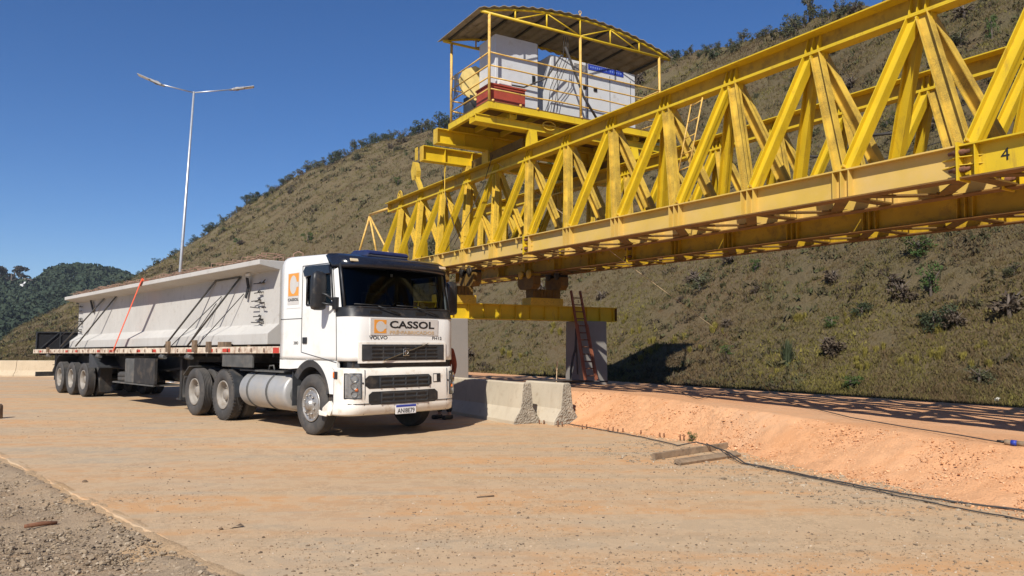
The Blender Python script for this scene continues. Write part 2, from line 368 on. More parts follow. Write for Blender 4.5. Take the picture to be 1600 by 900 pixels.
def hill_mat():
    m, nt, bs = newmat('dry_grass_hillside'); p = mapping(nt)
    a = noise(nt, p, 0.045, 5, 0.6, 0.6); b = noise(nt, p, 0.28, 7, 0.68, 0.4); c = noise(nt, p, 2.2, 7, 0.72); d = noise(nt, p, 14, 4, 0.7)
    col = mix(nt, ramp(nt, b, 0.40, 0.62), (0.138, 0.090, 0.047), (0.112, 0.093, 0.040))
    col = mix(nt, math2(nt, 'MULTIPLY', ramp(nt, a, 0.48, 0.66), 0.6), col, (0.135, 0.118, 0.048))
    col = mix(nt, math2(nt, 'MULTIPLY', ramp(nt, c, 0.52, 0.70), 0.75), col, (0.060, 0.048, 0.028))
    col = mix(nt, math2(nt, 'MULTIPLY', ramp(nt, c, 0.44, 0.26), 0.55), col, (0.175, 0.140, 0.085))
    e = noise(nt, p, 0.75, 6, 0.7, 0.5)
    col = mix(nt, math2(nt, 'MULTIPLY', ramp(nt, e, 0.63, 0.76), 0.55), col, (0.23, 0.12, 0.062))
    col = mix(nt, math2(nt, 'MULTIPLY', ramp(nt, d, 0.55, 0.72), 0.6), col, (0.05, 0.042, 0.025))
    nt.links.new(col, bs.inputs['Base Color']); bs.inputs['Roughness'].default_value = 1.0; bs.inputs['Specular IOR Level'].default_value = 0.05
    h = math2(nt, 'ADD', math2(nt, 'MULTIPLY', c, 1.0), math2(nt, 'MULTIPLY', d, 0.35)); bump(nt, bs, h, 0.9, 0.25); return m
M['hill'] = hill_mat()

def vnoise(x, y, seed=0):
    """smooth value noise on numpy arrays"""
    xi, yi = np.floor(x).astype(np.int64), np.floor(y).astype(np.int64); fx, fy = x - xi, y - yi
    fx, fy = fx * fx * (3 - 2 * fx), fy * fy * (3 - 2 * fy)
    def h(a, b):
        n = (a * 374761393 + b * 668265263 + seed * 1442695041) & 0x7fffffff
        n = ((n ^ (n >> 13)) * 1274126177) & 0x7fffffff
        return ((n ^ (n >> 16)) & 0xffff) / 65535.0
    return (h(xi, yi) * (1 - fx) + h(xi + 1, yi) * fx) * (1 - fy) + (h(xi, yi + 1) * (1 - fx) + h(xi + 1, yi + 1) * fx) * fy
def fbm(x, y, oct_=4, seed=0):
    s, a, t = 0, 1.0, 0
    for i in range(oct_): s = s + a * vnoise(x * 2 ** i, y * 2 ** i, seed + i); t += a; a *= 0.5
    return s / t - 0.5
def grid_faces(nx, ny):
    i = np.arange(nx * ny).reshape(nx, ny)
    return np.stack([i[:-1, :-1], i[1:, :-1], i[1:, 1:], i[:-1, 1:]], -1).reshape(-1, 4)

# ---------------------------------------------------------------- ground, road, shoulder
np_mesh('ground', [(-1500, -1500, -0.12), (1500, -1500, -0.12), (1500, 1500, -0.12), (-1500, 1500, -0.12)], [(0, 1, 2, 3)], M['gravel'])
tag(bpy.data.objects['ground'], kind='structure')
EO = Vector((-7.04, 10.39, 0)); EU = Vector((5.24, -5.38, 0)).normalized(); EV = Vector((-EU.y, EU.x, 0))   # the slab's free edge
es = np.concatenate([np.arange(-90, -6, 3.0), np.arange(-6, 14, 0.07), np.arange(14, 60, 3.0)])
jit = 0.05 * fbm(es * 1.3, es * 0, 4, 3) + 0.035 * fbm(es * 6, es * 0, 2, 9)
V_ = []; m_ = len(es)
for z, off in ((-0.30, 0.03), (-0.012, 0.0), (0.0, 0.012)):
    for e, j in zip(es, jit): p = EO + EU * e + EV * (j + off); V_.append((p.x, p.y, z))
for e in es: p = EO + EU * e + EV * 75; V_.append((p.x, p.y, 0))
F_ = [(r * m_ + i, r * m_ + i + 1, (r + 1) * m_ + i + 1, (r + 1) * m_ + i) for r in range(3) for i in range(m_ - 1)]
tag(np_mesh('road', V_, F_, M['road']), kind='structure')
# gravel shoulder on the near left, a little below the slab, with a roll of swept dirt along its edge
e1 = np.arange(-8, 13, 0.06); v1 = np.arange(-7.5, 0.10, 0.06)
E_, W_ = np.meshgrid(e1, v1, indexing='ij')
X = EO.x + EU.x * E_ + EV.x * W_; Y = EO.y + EU.y * E_ + EV.y * W_
Z = -0.075 + 0.055 * np.exp(-((W_ + 0.10) / 0.16) ** 2) + 0.07 * fbm(X * 1.2, Y * 1.2, 3, 5) + 0.035 * fbm(X * 7, Y * 7, 3, 6)
Z = np.where(W_ > 0.0, np.minimum(Z, -0.02), Z)
tag(np_mesh('gravel_shoulder', np.stack([X, Y, Z], -1).reshape(-1, 3), grid_faces(*E_.shape), M['gravel'], smooth=True), kind='structure')

M['swept'] = ground_mat('swept_dirt', (0.40, 0.275, 0.16), (0.46, 0.28, 0.13), (0.34, 0.25, 0.16), 0.78, 0.7, 1.0, 60)
e2 = np.arange(-7.9, 12.9, 0.06); w2 = np.linspace(-0.30, 0.12, 12); E2, W2 = np.meshgrid(e2, w2, indexing='ij')
X = EO.x + EU.x * E2 + EV.x * W2; Y = EO.y + EU.y * E2 + EV.y * W2
sh_ = 0.17 * fbm(E2 * 0.9, E2 * 0, 6, 71); k_ = np.clip((W2 - sh_ + 0.30) / 0.32, 0, 1)
Z = -0.085 + 0.088 * k_ ** 0.8 - 0.016 * np.clip((W2 - sh_ - 0.02) / 0.10, 0, 1) + 0.045 * fbm(X * 8, Y * 8, 4, 72) * np.clip(1 - np.abs(W2 + 0.1) / 0.22, 0, 1)
tag(np_mesh('dirt_strip', np.stack([X, Y, Z], -1).reshape(-1, 3), grid_faces(*E2.shape), M['swept'], smooth=True), kind='structure')

# ---------------------------------------------------------------- orange earth fill beside the road
av = np.concatenate([np.arange(-120, 8.6, 3), np.arange(8.7, 34, 0.07)])
pa = [-120, 8.6, 9.2, 9.8, 11, 12.8, 14.4, 16, 17, 18, 20, 34]
bl = np.interp(av, pa, [-0.6, -0.55, -0.5, -0.35, -0.25, -0.15, -0.55, -1.0, -1.1, -1.2, -1.5, -2.5])      # foot of the slope
cl = np.interp(av, pa, [0.35, 0.35, 0.42, 0.6, 0.50, 0.30, 0.2, 0.1, 0.05, 0.1, 0.1, -0.3])                 # top of the slope
cz = np.interp(av, pa, [0.56, 0.56, 0.60, 0.60, 0.57, 0.54, 0.50, 0.46, 0.43, 0.40, 0.38, 0.2])
ts = np.concatenate([np.linspace(-0.35, 1, 26), np.array([1.1, 1.25, 1.5, 1.8, 2.2, 2.7, 3.3, 4, 5, 6, 7.2, 8.4])])
A_, T_ = np.meshgrid(av, ts, indexing='ij')
B_, C_, Zc = bl[:, None] + 0 * T_, cl[:, None] + 0 * T_, cz[:, None] + 0 * T_
Lm = np.where(T_ <= 1, B_ + (C_ - B_) * T_, C_ + (T_ - 1) * 1.02)
sm = np.clip(T_, 0, 1); prof = sm * sm * (3 - 2 * sm) * 0.55 + sm * 0.45
far = np.clip((T_ - 1) / 6.5, 0, 1)
Zm = np.where(T_ <= 1, Zc * prof, Zc + (0.30 - Zc) * far) + np.where(T_ < 0, T_ * 0.12, 0)
rough = np.clip(1.6 - T_, 0.12, 1) * np.clip(T_ * 4 + 0.6, 0, 1)
PX = T0.x + DH.x * A_ + LAT.x * Lm; PY = T0.y + DH.y * A_ + LAT.y * Lm
Zm = Zm + rough * (0.09 * fbm(PX * 1.6, PY * 1.6, 3, 21) + 0.05 * fbm(PX * 9, PY * 9, 2, 22))
tag(np_mesh('earth_fill', np.stack([PX, PY, Zm], -1).reshape(-1, 3), grid_faces(*A_.shape), M['fill'], smooth=True), kind='structure')
def fill_z(a, l):
    b, c, z = np.interp(a, av, bl), np.interp(a, av, cl), np.interp(a, av, cz)
    if l <= c: t = max(0, min(1, (l - b) / (c - b))); return z * (t * t * (3 - 2 * t) * 0.55 + t * 0.45)
    return z + (0.30 - z) * min(1, (l - c) / 6.6)

# ---------------------------------------------------------------- the grassy hill
def skyline(tab):
    th, el, rr = [], [], []
    for px, py, r in tab:
        v = ray(px, py); th.append(math.atan2(v.x, v.y)); el.append(math.atan2(v.z, math.hypot(v.x, v.y))); rr.append(r)
    return np.array(th), np.array(el), np.array(rr)
HT = [(-600, 566, 120), (-300, 560, 150), (-100, 552, 180), (0, 541, 200), (30, 514, 215), (75, 492, 230), (120, 472, 245), (160, 454, 255), (210, 434, 262),
      (300, 381, 258), (390, 318, 248), (470, 273, 234), (560, 233, 210), (640, 212, 190), (690, 203, 174), (860, 150, 125), (1040, 92, 86),
      (1100, 76, 76), (1200, 54, 63), (1340, 12, 50), (1480, -25, 43), (1600, -52, 39.3)]
th_, el_, r_ = skyline(HT)
AX = math.radians(30.7)
for d_ in (45, 60, 75, 90, 110):
    t = math.radians(d_); r = 36 / math.sin(t + AX); th_ = np.append(th_, t); r_ = np.append(r_, r); el_ = np.append(el_, math.atan2(19 - EYE, r))
def hill_prof(t, w):
    g = t - 0.72 * w * (1 - np.exp(-(t / w) ** 1.0)); return (g / (1 - 0.72 * w)) * (1 + 0.10 * t * (1 - t))
def hill_rz(th, t):
    """th: bearing from the viewpoint, t: 0 at the foot, 1 on the crest"""
    r1 = np.interp(th, th_, r_); el = np.interp(th, th_, el_); z1 = np.maximum(EYE + r1 * np.tan(el), 0.4)
    ph = np.maximum(th + AX, 0.02); r0 = np.minimum(16.1 / np.sin(np.minimum(ph, 2.9)), 75.0); r0 = np.minimum(r0, r1 * 0.55)
    z0 = np.where(r0 < 60, 0.26, 0.26 * np.clip((75 - r0) / 15, 0, 1) - 0.15 * np.clip((r0 - 60) / 15, 0, 1))
    tt = np.minimum(t, 1.0); r = r0 + (r1 - r0) * t
    z = z0 + (z1 - z0) * hill_prof(tt, 3.6 / (r1 - r0)) - np.maximum(t - 1, 0) * (r1 - r0) * 1.1
    return r, z
def hill_pt(th, t):
    r, z = hill_rz(th, t); x, y = r * np.sin(th), r * np.cos(th)
    w = np.clip(t * 5, 0, 1) ** 1.3
    z = z + w * ((0.5 + r * 0.014) * fbm(x * 0.12, y * 0.12, 3, 31) + 0.75 * fbm(x * 0.6, y * 0.6, 4, 32) * np.clip(r / 60, 0.35, 1))
    return x, y, z
tg = np.linspace(math.radians(-52), math.radians(108), 420)
kk = np.concatenate([np.linspace(0, 1, 150) ** 1.25, np.linspace(1.02, 1.5, 10)])
TH, KK = np.meshgrid(tg, kk, indexing='ij')
tag(np_mesh('hill', np.stack(hill_pt(TH, KK), -1).reshape(-1, 3), grid_faces(*TH.shape), M['hill'], smooth=True), kind='structure')
def on_hill(px, py):
    v = ray(px, py); th = math.atan2(v.x, v.y); want = math.atan2(v.z, math.hypot(v.x, v.y))
    t = np.linspace(0.002, 1, 900); x, y, z = hill_pt(np.full_like(t, th), t)
    el = np.arctan2(z - EYE, np.hypot(x, y)); i = int(np.argmax(el >= want)) if (el >= want).any() else 899
    return Vector((x[i], y[i], z[i]))

# tufts of dry grass: many blades in one mesh
n_ = 150000
th = RNG.uniform(math.radians(-37), math.radians(42), n_); t = RNG.uniform(0.0, 1.0, n_) ** 1.45
x, y, z = hill_pt(th, t); r = np.hypot(x, y)
keep = (fbm(x * 0.5, y * 0.5, 3, 41) > -0.16); x, y, z, r = x[keep], y[keep], z[keep], r[keep]; n_ = len(x)
sz = (0.055 + 0.0019 * r) * RNG.uniform(0.55, 1.5, n_)
VV = []; FF = []; K = 4
for k in range(K):
    g = RNG.uniform(0, 2 * math.pi, n_); bx, by = np.cos(g), np.sin(g); lean = RNG.uniform(0.2, 1.1, n_); g2 = RNG.uniform(0, 2 * math.pi, n_)
    w = sz * RNG.uniform(0.08, 0.18, n_); ox, oy = RNG.normal(0, 0.5, n_) * sz, RNG.normal(0, 0.5, n_) * sz
    base = np.stack([x + ox, y + oy, z - 0.05 * sz], -1); s_ = np.stack([bx * w, by * w, 0 * w], -1)
    tip = base + np.stack([np.cos(g2) * lean * sz * 0.7, np.sin(g2) * lean * sz * 0.7, sz * RNG.uniform(0.5, 1.0, n_)], -1)
    VV.append(np.stack([base - s_, base + s_, tip], 1).reshape(-1, 3))
VV = np.concatenate(VV); FF = np.arange(len(VV)).reshape(-1, 3)
tag(np_mesh('hill_grass', VV, FF, M['grass']), 'dry olive and brown grass covering the whole hillside', 'grass', kind='stuff')

n_ = 7000; th = RNG.uniform(math.radians(-37), math.radians(42), n_); t = RNG.uniform(0.02, 1.0, n_) ** 1.5
x, y, z = hill_pt(th, t); r = np.hypot(x, y); keep = fbm(x * 0.22, y * 0.22, 4, 81) > -0.02; x, y, z, r = x[keep], y[keep], z[keep], r[keep]; n_ = len(x); nl = 16
sz = (0.07 + 0.0035 * r) * RNG.uniform(0.6, 1.6, n_); d = RNG.normal(0, 1, (n_, nl, 3)); d /= np.linalg.norm(d, axis=2)[..., None]; d *= RNG.uniform(0.3, 1, (n_, nl, 1)); d[..., 2] = np.abs(d[..., 2])
C = np.stack([x, y, z - 0.05 * sz], -1)[:, None] + d * sz[:, None, None] * np.array([1.2, 1.2, 0.8]); C = C.reshape(-1, 3); s_ = np.repeat(sz, nl)
a = RNG.normal(0, 1, C.shape); a[:, 2] = np.abs(a[:, 2]) + 0.6; a /= np.linalg.norm(a, axis=1)[:, None]; b = np.cross(a, RNG.normal(0, 1, C.shape)); b /= np.linalg.norm(b, axis=1)[:, None]
q = (s_ * RNG.uniform(0.25, 0.6, len(s_)))[:, None]; V = np.stack([C - a * q, C + b * q * 0.32, C + a * q, C - b * q * 0.32], 1).reshape(-1, 3)
M['weeds'] = island_mat('hill_weeds', [(0.046, 0.034, 0.024), (0.075, 0.056, 0.036), (0.085, 0.075, 0.036), (0.070, 0.076, 0.032), (0.105, 0.10, 0.040)], hue_noise=0.5)
tag(np_mesh('hill_weeds', V, np.arange(len(V)).reshape(-1, 4), M['weeds']), 'clumps of brown and olive weeds all over the dry hillside', 'weeds', kind='stuff')

# ---------------------------------------------------------------- stones
def ico():
    b = bmesh.new(); bmesh.ops.create_icosphere(b, subdivisions=1, radius=1.0); v = np.array([q.co[:] for q in b.verts]); f = np.array([[q.index for q in k.verts] for k in b.faces]); b.free(); return v, f
IV, IF = ico()
def scatter(name, P, S, mat, label, cat):
    n = len(P); V = IV[None] * RNG.uniform(0.7, 1.25, (n, len(IV), 1)); V = V * RNG.uniform(0.6, 1.35, (n, 1, 3)) * np.array([1, 1, 0.62])
    g = RNG.uniform(0, 6.28, n); c, s = np.cos(g)[:, None], np.sin(g)[:, None]
    R = np.stack([V[..., 0] * c - V[..., 1] * s, V[..., 0] * s + V[..., 1] * c, V[..., 2]], -1) * S[:, None, None]
    W = R + np.asarray(P)[:, None, :]; F = (IF[None] + (np.arange(n) * len(IV))[:, None, None]).reshape(-1, 3)
    return tag(np_mesh(name, W.reshape(-1, 3), F, mat), label, cat, kind='stuff')
def ground_pts(n, x0, x1, y0, y1, f):
    P = []
    while len(P) < n:
        p = gnd(random.uniform(x0, x1), random.uniform(y0, y1)); q = f(p)
        if q: P.append(q)
    return np.array(P)
def edge_v(p): return (p - EO).dot(EV)
def gcoord(p): q = p - T0; return q.dot(DH), q.dot(LAT)
def fr(p):
    a, l = gcoord(p)
    if edge_v(p) < 0.15 or (l > -1.2 and a > 8) or l > -1.4: return None
    if fbm(np.array([p.x * 0.6]), np.array([p.y * 0.6]), 3, 55)[0] < random.uniform(-0.1, 0.22): return None
    return (p.x, p.y, 0.002)
P = ground_pts(9000, -40, 1640, 640, 930, fr)
scatter('road_stones', P, np.minimum(RNG.gamma(1.3, 0.0028, len(P)) + 0.0016, 0.017), M['stone'], 'small loose stones scattered over the dusty road', 'stones')
def fs(p):
    v = edge_v(p)
    if v > -0.05: return None
    e = (p - EO).dot(EU); return (p.x, p.y, -0.075 + 0.055 * math.exp(-((v + 0.10) / 0.16) ** 2) + random.uniform(-0.01, 0.02))
P = ground_pts(9000, -40, 420, 700, 940, fs)
scatter('shoulder_gravel', P, RNG.gamma(1.6, 0.0040, len(P)) + 0.002, M['gstone'], 'loose grey brown gravel on the shoulder below the slab edge', 'gravel')
P = []
while len(P) < 14000:
    a = random.uniform(9.2, 20); l = random.uniform(-1.6, 0.5); b = np.interp(a, av, bl)
    if b - 0.25 < l < np.interp(a, av, cl) - random.random() ** 2 * 0.3: q = gw(a, l, 0); P.append((q.x, q.y, fill_z(a, l) + random.uniform(-0.005, 0.012)))
P = np.array(P); scatter('earth_lumps', P, RNG.gamma(1.4, 0.0030, len(P)) + 0.0025, M['ostone'], 'small orange lumps on the slope of the earth fill', 'earth')
P = []
while len(P) < 1500:
    a = random.uniform(12.2, 19); l = random.uniform(-2.4, -0.6); b = np.interp(a, av, bl)
    if l < b + 0.25: q = gw(a, l, 0); P.append((q.x, q.y, 0.004))
scatter('grey_gravel', np.array(P), RNG.gamma(1.7, 0.0048, len(P)) + 0.003, M['gstone'], 'grey gravel spilled along the foot of the orange earth', 'gravel')

# ================================================================ the lorry (local: x forwards, y away from us, z up)
W = 2.26
tractor = thing('truck_tractor', 'white cab of an articulated lorry parked in front of the barrier, black sun visor', 'truck', M=TR)

def wheel(parent, x, y, s, kind='drive', twin=False, r=0.513, wd=0.27):
    """outer face at y, s = +1 if the hub looks towards -y"""
    ax = (0, s, 0)
    tp = [(0.05, 0.285), (0.012, 0.33), (0.0, 0.39), (0.008, 0.455), (0.03, 0.497), (0.045, 0.508)]
    g = 5
    for i in range(g):
        c = 0.055 + (wd - 0.11) * (i + 0.5) / g
        tp += [(c - 0.012, r), (c - 0.008, r - 0.014), (c + 0.004, r - 0.014), (c + 0.008, r)]
    tp += [(wd - 0.045, 0.508), (wd - 0.03, 0.497), (wd - 0.008, 0.455), (wd, 0.39), (wd - 0.012, 0.33), (wd - 0.05, 0.285)]
    tp = [(h, q * r / 0.513) for h, q in tp]
    rm = MB()
    if kind == 'front':
        pr = [(0.03, 0.292), (0.012, 0.288), (0.02, 0.265), (0.05, 0.25), (0.03, 0.215), (0.012, 0.19), (0.008, 0.15), (0.0, 0.14), (-0.005, 0.09), (-0.045, 0.085), (-0.06, 0.06), (-0.06, 0.001)]
        nb, br, bh, mt = 10, 0.168, -0.03, M['hub']
    else:
        pr = [(0.04, 0.292), (0.022, 0.288), (0.03, 0.262), (0.10, 0.235), (0.155, 0.225), (0.165, 0.20), (0.160, 0.13), (0.10, 0.115), (0.075, 0.10), (0.07, 0.001)]
        nb, br, bh, mt = 10, 0.166, 0.13, M['rim']
    rm.lathe(pr, (x, y, r), ax, 40)
    for i in range(nb):
        a = 2 * math.pi * i / nb + 0.2; o = Vector((x + br * math.cos(a), y + s * bh, r + br * math.sin(a)))
        rm.tube([o, o + Vector((0, s * 0.05, 0))], 0.016, 6)
    if kind == 'front':
        for i in range(10):
            a = 2 * math.pi * i / 10; o = Vector((x + 0.232 * math.cos(a), y + s * 0.033, r + 0.232 * math.sin(a)))
            rm.tube([o, o + Vector((0, s * 0.02, 0))], 0.026, 8)
    w = rm.build('wheel', mt, parent)
    ty = MB(); ty.lathe(tp, (x, y, r), ax, 56, closed=True)
    if kind == 'drive':
        for i in range(44):
            a = 2 * math.pi * i / 44; d = Vector((math.cos(a), 0, math.sin(a)))
            for c, wl in ((0.055, 0.055), (wd - 0.055, 0.055)):
                p = Vector((x, y + s * c, r)) + d * (r - 0.001)
                ty.box(p, (0.018, wl, 0.032), Matrix((d, Vector((0, 1, 0)), d.cross(Vector((0, 1, 0))))).transposed())
    ty.build('tyre', M['rubber'], w)
    if twin:
        t2 = MB(); t2.lathe([(h + wd + 0.05, q) for h, q in tp], (x, y, r), ax, 48, closed=True); t2.build('tyre', M['rubber'], w)
    return w
wheel(tractor, 0, 0.0, 1, 'front'); wheel(tractor, 0, W, -1, 'front')
for x in (-3.55, -5.02):
    k = 'drive' if x > -4 else 'plain'
    wheel(tractor, x, 0.0, 1, k, True); wheel(tractor, x, W + 0.04, -1, k, True)

# --- cab shell lofted from outlines at many heights
ZS = [1.26, 1.34, 1.62, 1.985, 2.03, 2.14, 2.21, 2.50, 2.795, 2.865, 2.97, 3.05, 3.10, 3.13]
def cab_us(z): return float(np.interp(z, [1.2, 2.05, 2.85, 3.13], [0.82, 0.80, 0.70, 0.52]))
def cab_uf(z): return float(np.interp(z, [1.2, 1.98, 2.03, 2.86, 2.97, 3.13], [1.215, 1.205, 1.175, 0.93, 0.86, 0.62]))
SIDE = [-1.10, -0.97, -0.90, -0.40, -0.335, -0.32, -0.17, -0.08, 0.30, 0.62, 0.70]
NC, NF = 7, 9
def outline(z, ins=0.0):
    us, uf = cab_us(z), cab_uf(z); top = float(np.interp(z, [3.0, 3.05, 3.10, 3.13], [0, 0.015, 0.06, 0.14])); i_ = ins + top
    bk = float(np.interp(z, [2.9, 3.13], [0, 0.10])); P = []
    sc = (us - 0.06 + 1.10) / (0.70 + 1.10)
    for k, u in enumerate(SIDE): P.append((-1.10 + ins + bk + (u + 1.10) * (sc if u > -0.3 else 1) - (0 if u > -0.3 else 0), i_))
    vc = 0.34; ex = 2.5
    for k in range(NC):
        a = math.pi / 2 * k / (NC - 1); P.append((us + (uf - ins - top * 0.3 - us) * math.sin(a) ** (2 / ex), i_ + (vc - i_) * (1 - math.cos(a) ** (2 / ex))))
    for k in range(1, NF): P.append((uf - ins - top * 0.3 + 0.008 * math.sin(math.pi * k / NF), vc + (W - 2 * vc) * k / NF))
    half = [(u, W - v) for u, v in P[:len(SIDE) + NC]]
    return P + half[::-1]
def loft(ins, test, cap=True):
    mb = MB(); n = len(outline(2.0))
    V = [(u, v, z - (0.075 * (u + 1.1) / 1.8 * min(1, (z - 2.93) / 0.15) if z > 2.93 else 0)) for z in ZS for u, v in outline(z, ins)]; F = []
    for i in range(len(ZS) - 1):
        for j in range(n):
            k = (j + 1) % n
            if test(i, j): F.append((i * n + j, i * n + k, (i + 1) * n + k, (i + 1) * n + j))
    if cap: F.append(tuple((len(ZS) - 1) * n + j for j in range(n)))
    mb.add(V, F, True); return mb, n
nS = len(SIDE); nTot = 2 * (nS + NC) + NF - 1
def mirr(j): return nTot - 2 - j                       # face j lies between points j and j+1
def is_side_win(i, j): return 6 <= i <= 7 and (6 <= j <= 8 or 6 <= mirr(j) <= 8)
WJ0, WJ1 = nS + 1, nTot - 2 - (nS + 1)
def is_wind(i, j): return 5 <= i <= 8 and WJ0 <= j <= WJ1
def is_cowl(i, j): return 3 <= i <= 4 and WJ0 - 1 <= j <= WJ1 + 1
cab, _ = loft(0, lambda i, j: not is_side_win(i, j) and not is_wind(i, j))
cabo = cab.build('cab', M['white'], tractor)
m_ = cabo.modifiers.new('thick', 'SOLIDIFY'); m_.thickness = 0.03; m_.offset = -1
lin, _ = loft(0.045, lambda i, j: not is_side_win(i, j) and not is_wind(i, j)); lin.build('cab_lining', M['lining'], tractor)
loft(0.014, is_wind, False)[0].build('windscreen', M['glass'], tractor)
for s_ in (0, 1):
    loft(0.012, lambda i, j: is_side_win(i, j) and (j < nTot / 2) == (s_ == 0), False)[0].build('side_window', M['sideglass'], tractor)
cw = loft(-0.006, is_cowl, False)[0].build('cowl', M['black'], tractor)
def front_pt(v, z, out=0.0):
    o = outline(z); best = None
    for (u1, a), (u2, b) in zip(o[nS - 1:nTot - nS + 1], o[nS:nTot - nS + 2]):
        if a <= v <= b and b > a: best = u1 + (u2 - u1) * (v - a) / (b - a)
    return Vector(((best if best is not None else cab_uf(z)) + out, v, z))
# black frame round the glass
def strip(name, path, w, th, mat, parent, normal_out=0.012):
    mb = MB()
    for a, b in zip(path[:-1], path[1:]): mb.tube([a, b], w, 6)
    return mb.build(name, mat, parent)
fr_ = MB(); vv = [0.035, 0.10, 0.2, 0.34] + [0.34 + 1.48 * k / 6 for k in range(1, 6)] + [W - 0.34, W - 0.2, W - 0.10, W - 0.035]
fr_.tube([front_pt(v, 2.14, 0.004) for v in vv], 0.016, 6); fr_.tube([front_pt(v, 2.862, 0.004) for v in vv], 0.02, 6)
for v in (0.035, W - 0.035): fr_.tube([front_pt(v, z, 0.004) for z in (2.14, 2.4, 2.6, 2.86)], 0.022, 6)
fr_.build('windscreen_seal', M['black'], tractor)
# side window seals, door seam, handle
for s_, y0 in ((-1, 0.0), (1, W)):
    y = y0 + s_ * 0.004
    us = 0.66
    mb = MB(); loop = [(-0.17, 2.21), (0.70, 2.21), (0.625, 2.795), (-0.17, 2.795)]
    for (a, b), (c, d) in zip(loop, loop[1:] + loop[:1]): mb.tube([(a, y, b), (c, y, d)], 0.017, 6)
    mb.build('window_seal', M['black'], tractor)
    mb = MB(); mb.prism([(-0.20, 2.70), (0.64, 2.70), (0.60, 2.86), (-0.17, 2.88), (-0.24, 2.80)], (0, y - s_ * 0.004, 0), (1, 0, 0), (0, 0, 1), (0, s_ * 0.05, 0))
    mb.build('rain_deflector', M['visor'], tractor, 0.01)
    d = MB(); y = y0 + s_ * 0.003
    for a, b in (((-0.325, 1.40), (-0.325, 2.90)), ((-0.325, 2.90), (0.66, 2.885)), ((0.66, 2.885), (0.80, 1.95)), ((0.80, 1.95), (0.83, 1.26)), ((-0.325, 1.40), (0.83, 1.235)), ((-1.09, 1.985), (-0.325, 1.985))):
        d.bar((a[0], y, a[1]), (b[0], y, b[1]), 0.008, 0.011, (0, 1, 0))
    door = d.build('door_seam', M['grille'], tractor)
    h = MB(); h.bb((-0.275, y0 - 0.02 if s_ < 0 else y0, 1.545), (-0.13, y0 if s_ < 0 else y0 + 0.02, 1.655)); h.build('door_handle', M['black'], tractor, 0.008)
    # lower body side with wheel arch
    poly = [(-1.10, 1.30)]
    poly += [(0.84, 1.28), (0.86, 1.0), (0.80, 0.72)]
    arc = [(-0.02 + 0.66 * math.cos(a), 0.56 + 0.71 * math.sin(a)) for a in np.linspace(math.radians(13), math.radians(128), 18)]
    poly += arc + [(-0.72, 1.10), (-1.10, 1.10)]
    lp = MB(); lp.prism(poly, (0, y0, 0), (1, 0, 0), (0, 0, 1), (0, -s_ * 0.05, 0))
    lp.build('lower_side_panel', M['white'], tractor)
    ar = MB(); ah = [(-0.02 + 0.655 * math.cos(a), 0.56 + 0.70 * math.sin(a)) for a in np.linspace(math.radians(14), math.radians(142), 20)]
    V = []; F = []
    for k, (a, b) in enumerate(ah):
        ca, cb = (a + 0.02), (b - 0.56); q = math.hypot(ca, cb); ia, ib = a - ca / q * 0.11, b - cb / q * 0.11
        V += [(a, y0 + s_ * 0.012, b), (ia, y0 - s_ * 0.015, ib), (ia, y0 - s_ * 0.34, ib), (a, y0 - s_ * 0.34, b)]
    for k in range(len(ah) - 1):
        for q in range(4): F.append((4 * k + q, 4 * k + (q + 1) % 4, 4 * k + 4 + (q + 1) % 4, 4 * k + 4 + q))
    ar.add(V, F, False); ar.build('wheel_arch', M['grille'], tractor)
    st = MB(); st.bb((0.50, y0 + 0.06 if s_ < 0 else y0 - 0.4, 0.42), (0.86, y0 + 0.4 if s_ < 0 else y0 - 0.06, 0.72)); st.build('step_well', M['dark'], tractor)
# torn step corner by the wheel on the near side
ts_ = MB(); ts_.prism([(0.42, 0.365), (0.66, 0.355), (0.735, 0.47), (0.60, 0.595), (0.41, 0.475)], (0, -0.05, 0), (1, 0, 0.02), (0, 0.10, 1), (0, 0.09, 0)); ts_.prism([(0.44, 0.37), (0.67, 0.36), (0.70, 0.40), (0.43, 0.46)], (0, -0.085, 0), (1, 0, 0), (0, 0, 1), (0, 0.03, 0))
ts_.build('broken_step_panel', M['white_dirty'], tractor, 0.012)
# bumper
def bump_outline(z, out=0.0):
    P = []; vc = 0.36; us = 0.80; uf = float(np.interp(z, [0.36, 0.55, 0.60, 1.15], [1.19, 1.235, 1.25, 1.225])) + out
    P.append((0.765, -0.012 - out)); P.append((us, -0.012 - out))
    for k in range(1, 8):
        a = math.pi / 2 * k / 7; P.append((us + (uf - us) * math.sin(a) ** 0.8, -0.012 - out + (vc + out) * (1 - math.cos(a) ** 0.8)))
    for k in range(1, 8): P.append((uf + 0.03 * math.sin(math.pi * k / 8), vc + (W - 2 * vc) * k / 8))
    return P + [(u, W - v) for u, v in P[:9]][::-1]
def bump_front(v, z, out=0.0):
    o = bump_outline(z)
    for (u1, a), (u2, b) in zip(o[:-1], o[1:]):
        if a <= v <= b and b > a: return Vector((u1 + (u2 - u1) * (v - a) / (b - a) + out, v, z))
    return Vector((1.25 + out, v, z))
bz = [0.38, 0.41, 0.54, 0.56, 0.60, 0.80, 1.00, 1.12, 1.15]
mb = MB(); n = len(bump_outline(0.5)); V = [(u - (0.05 if z in (0.38, 1.15) else 0.0), v, z) for z in bz for u, v in bump_outline(z, 0.012 if z in (0.41, 0.54) else 0.0)]
F = [(i * n + j, i * n + j + 1, (i + 1) * n + j + 1, (i + 1) * n + j) for i in range(len(bz) - 1) for j in range(n - 1)]
mb.add(V, F, True); bo = mb.build('bumper', M['white_dirty'], tractor)
q = bo.modifiers.new('thick', 'SOLIDIFY'); q.thickness = 0.04; q.offset = -1
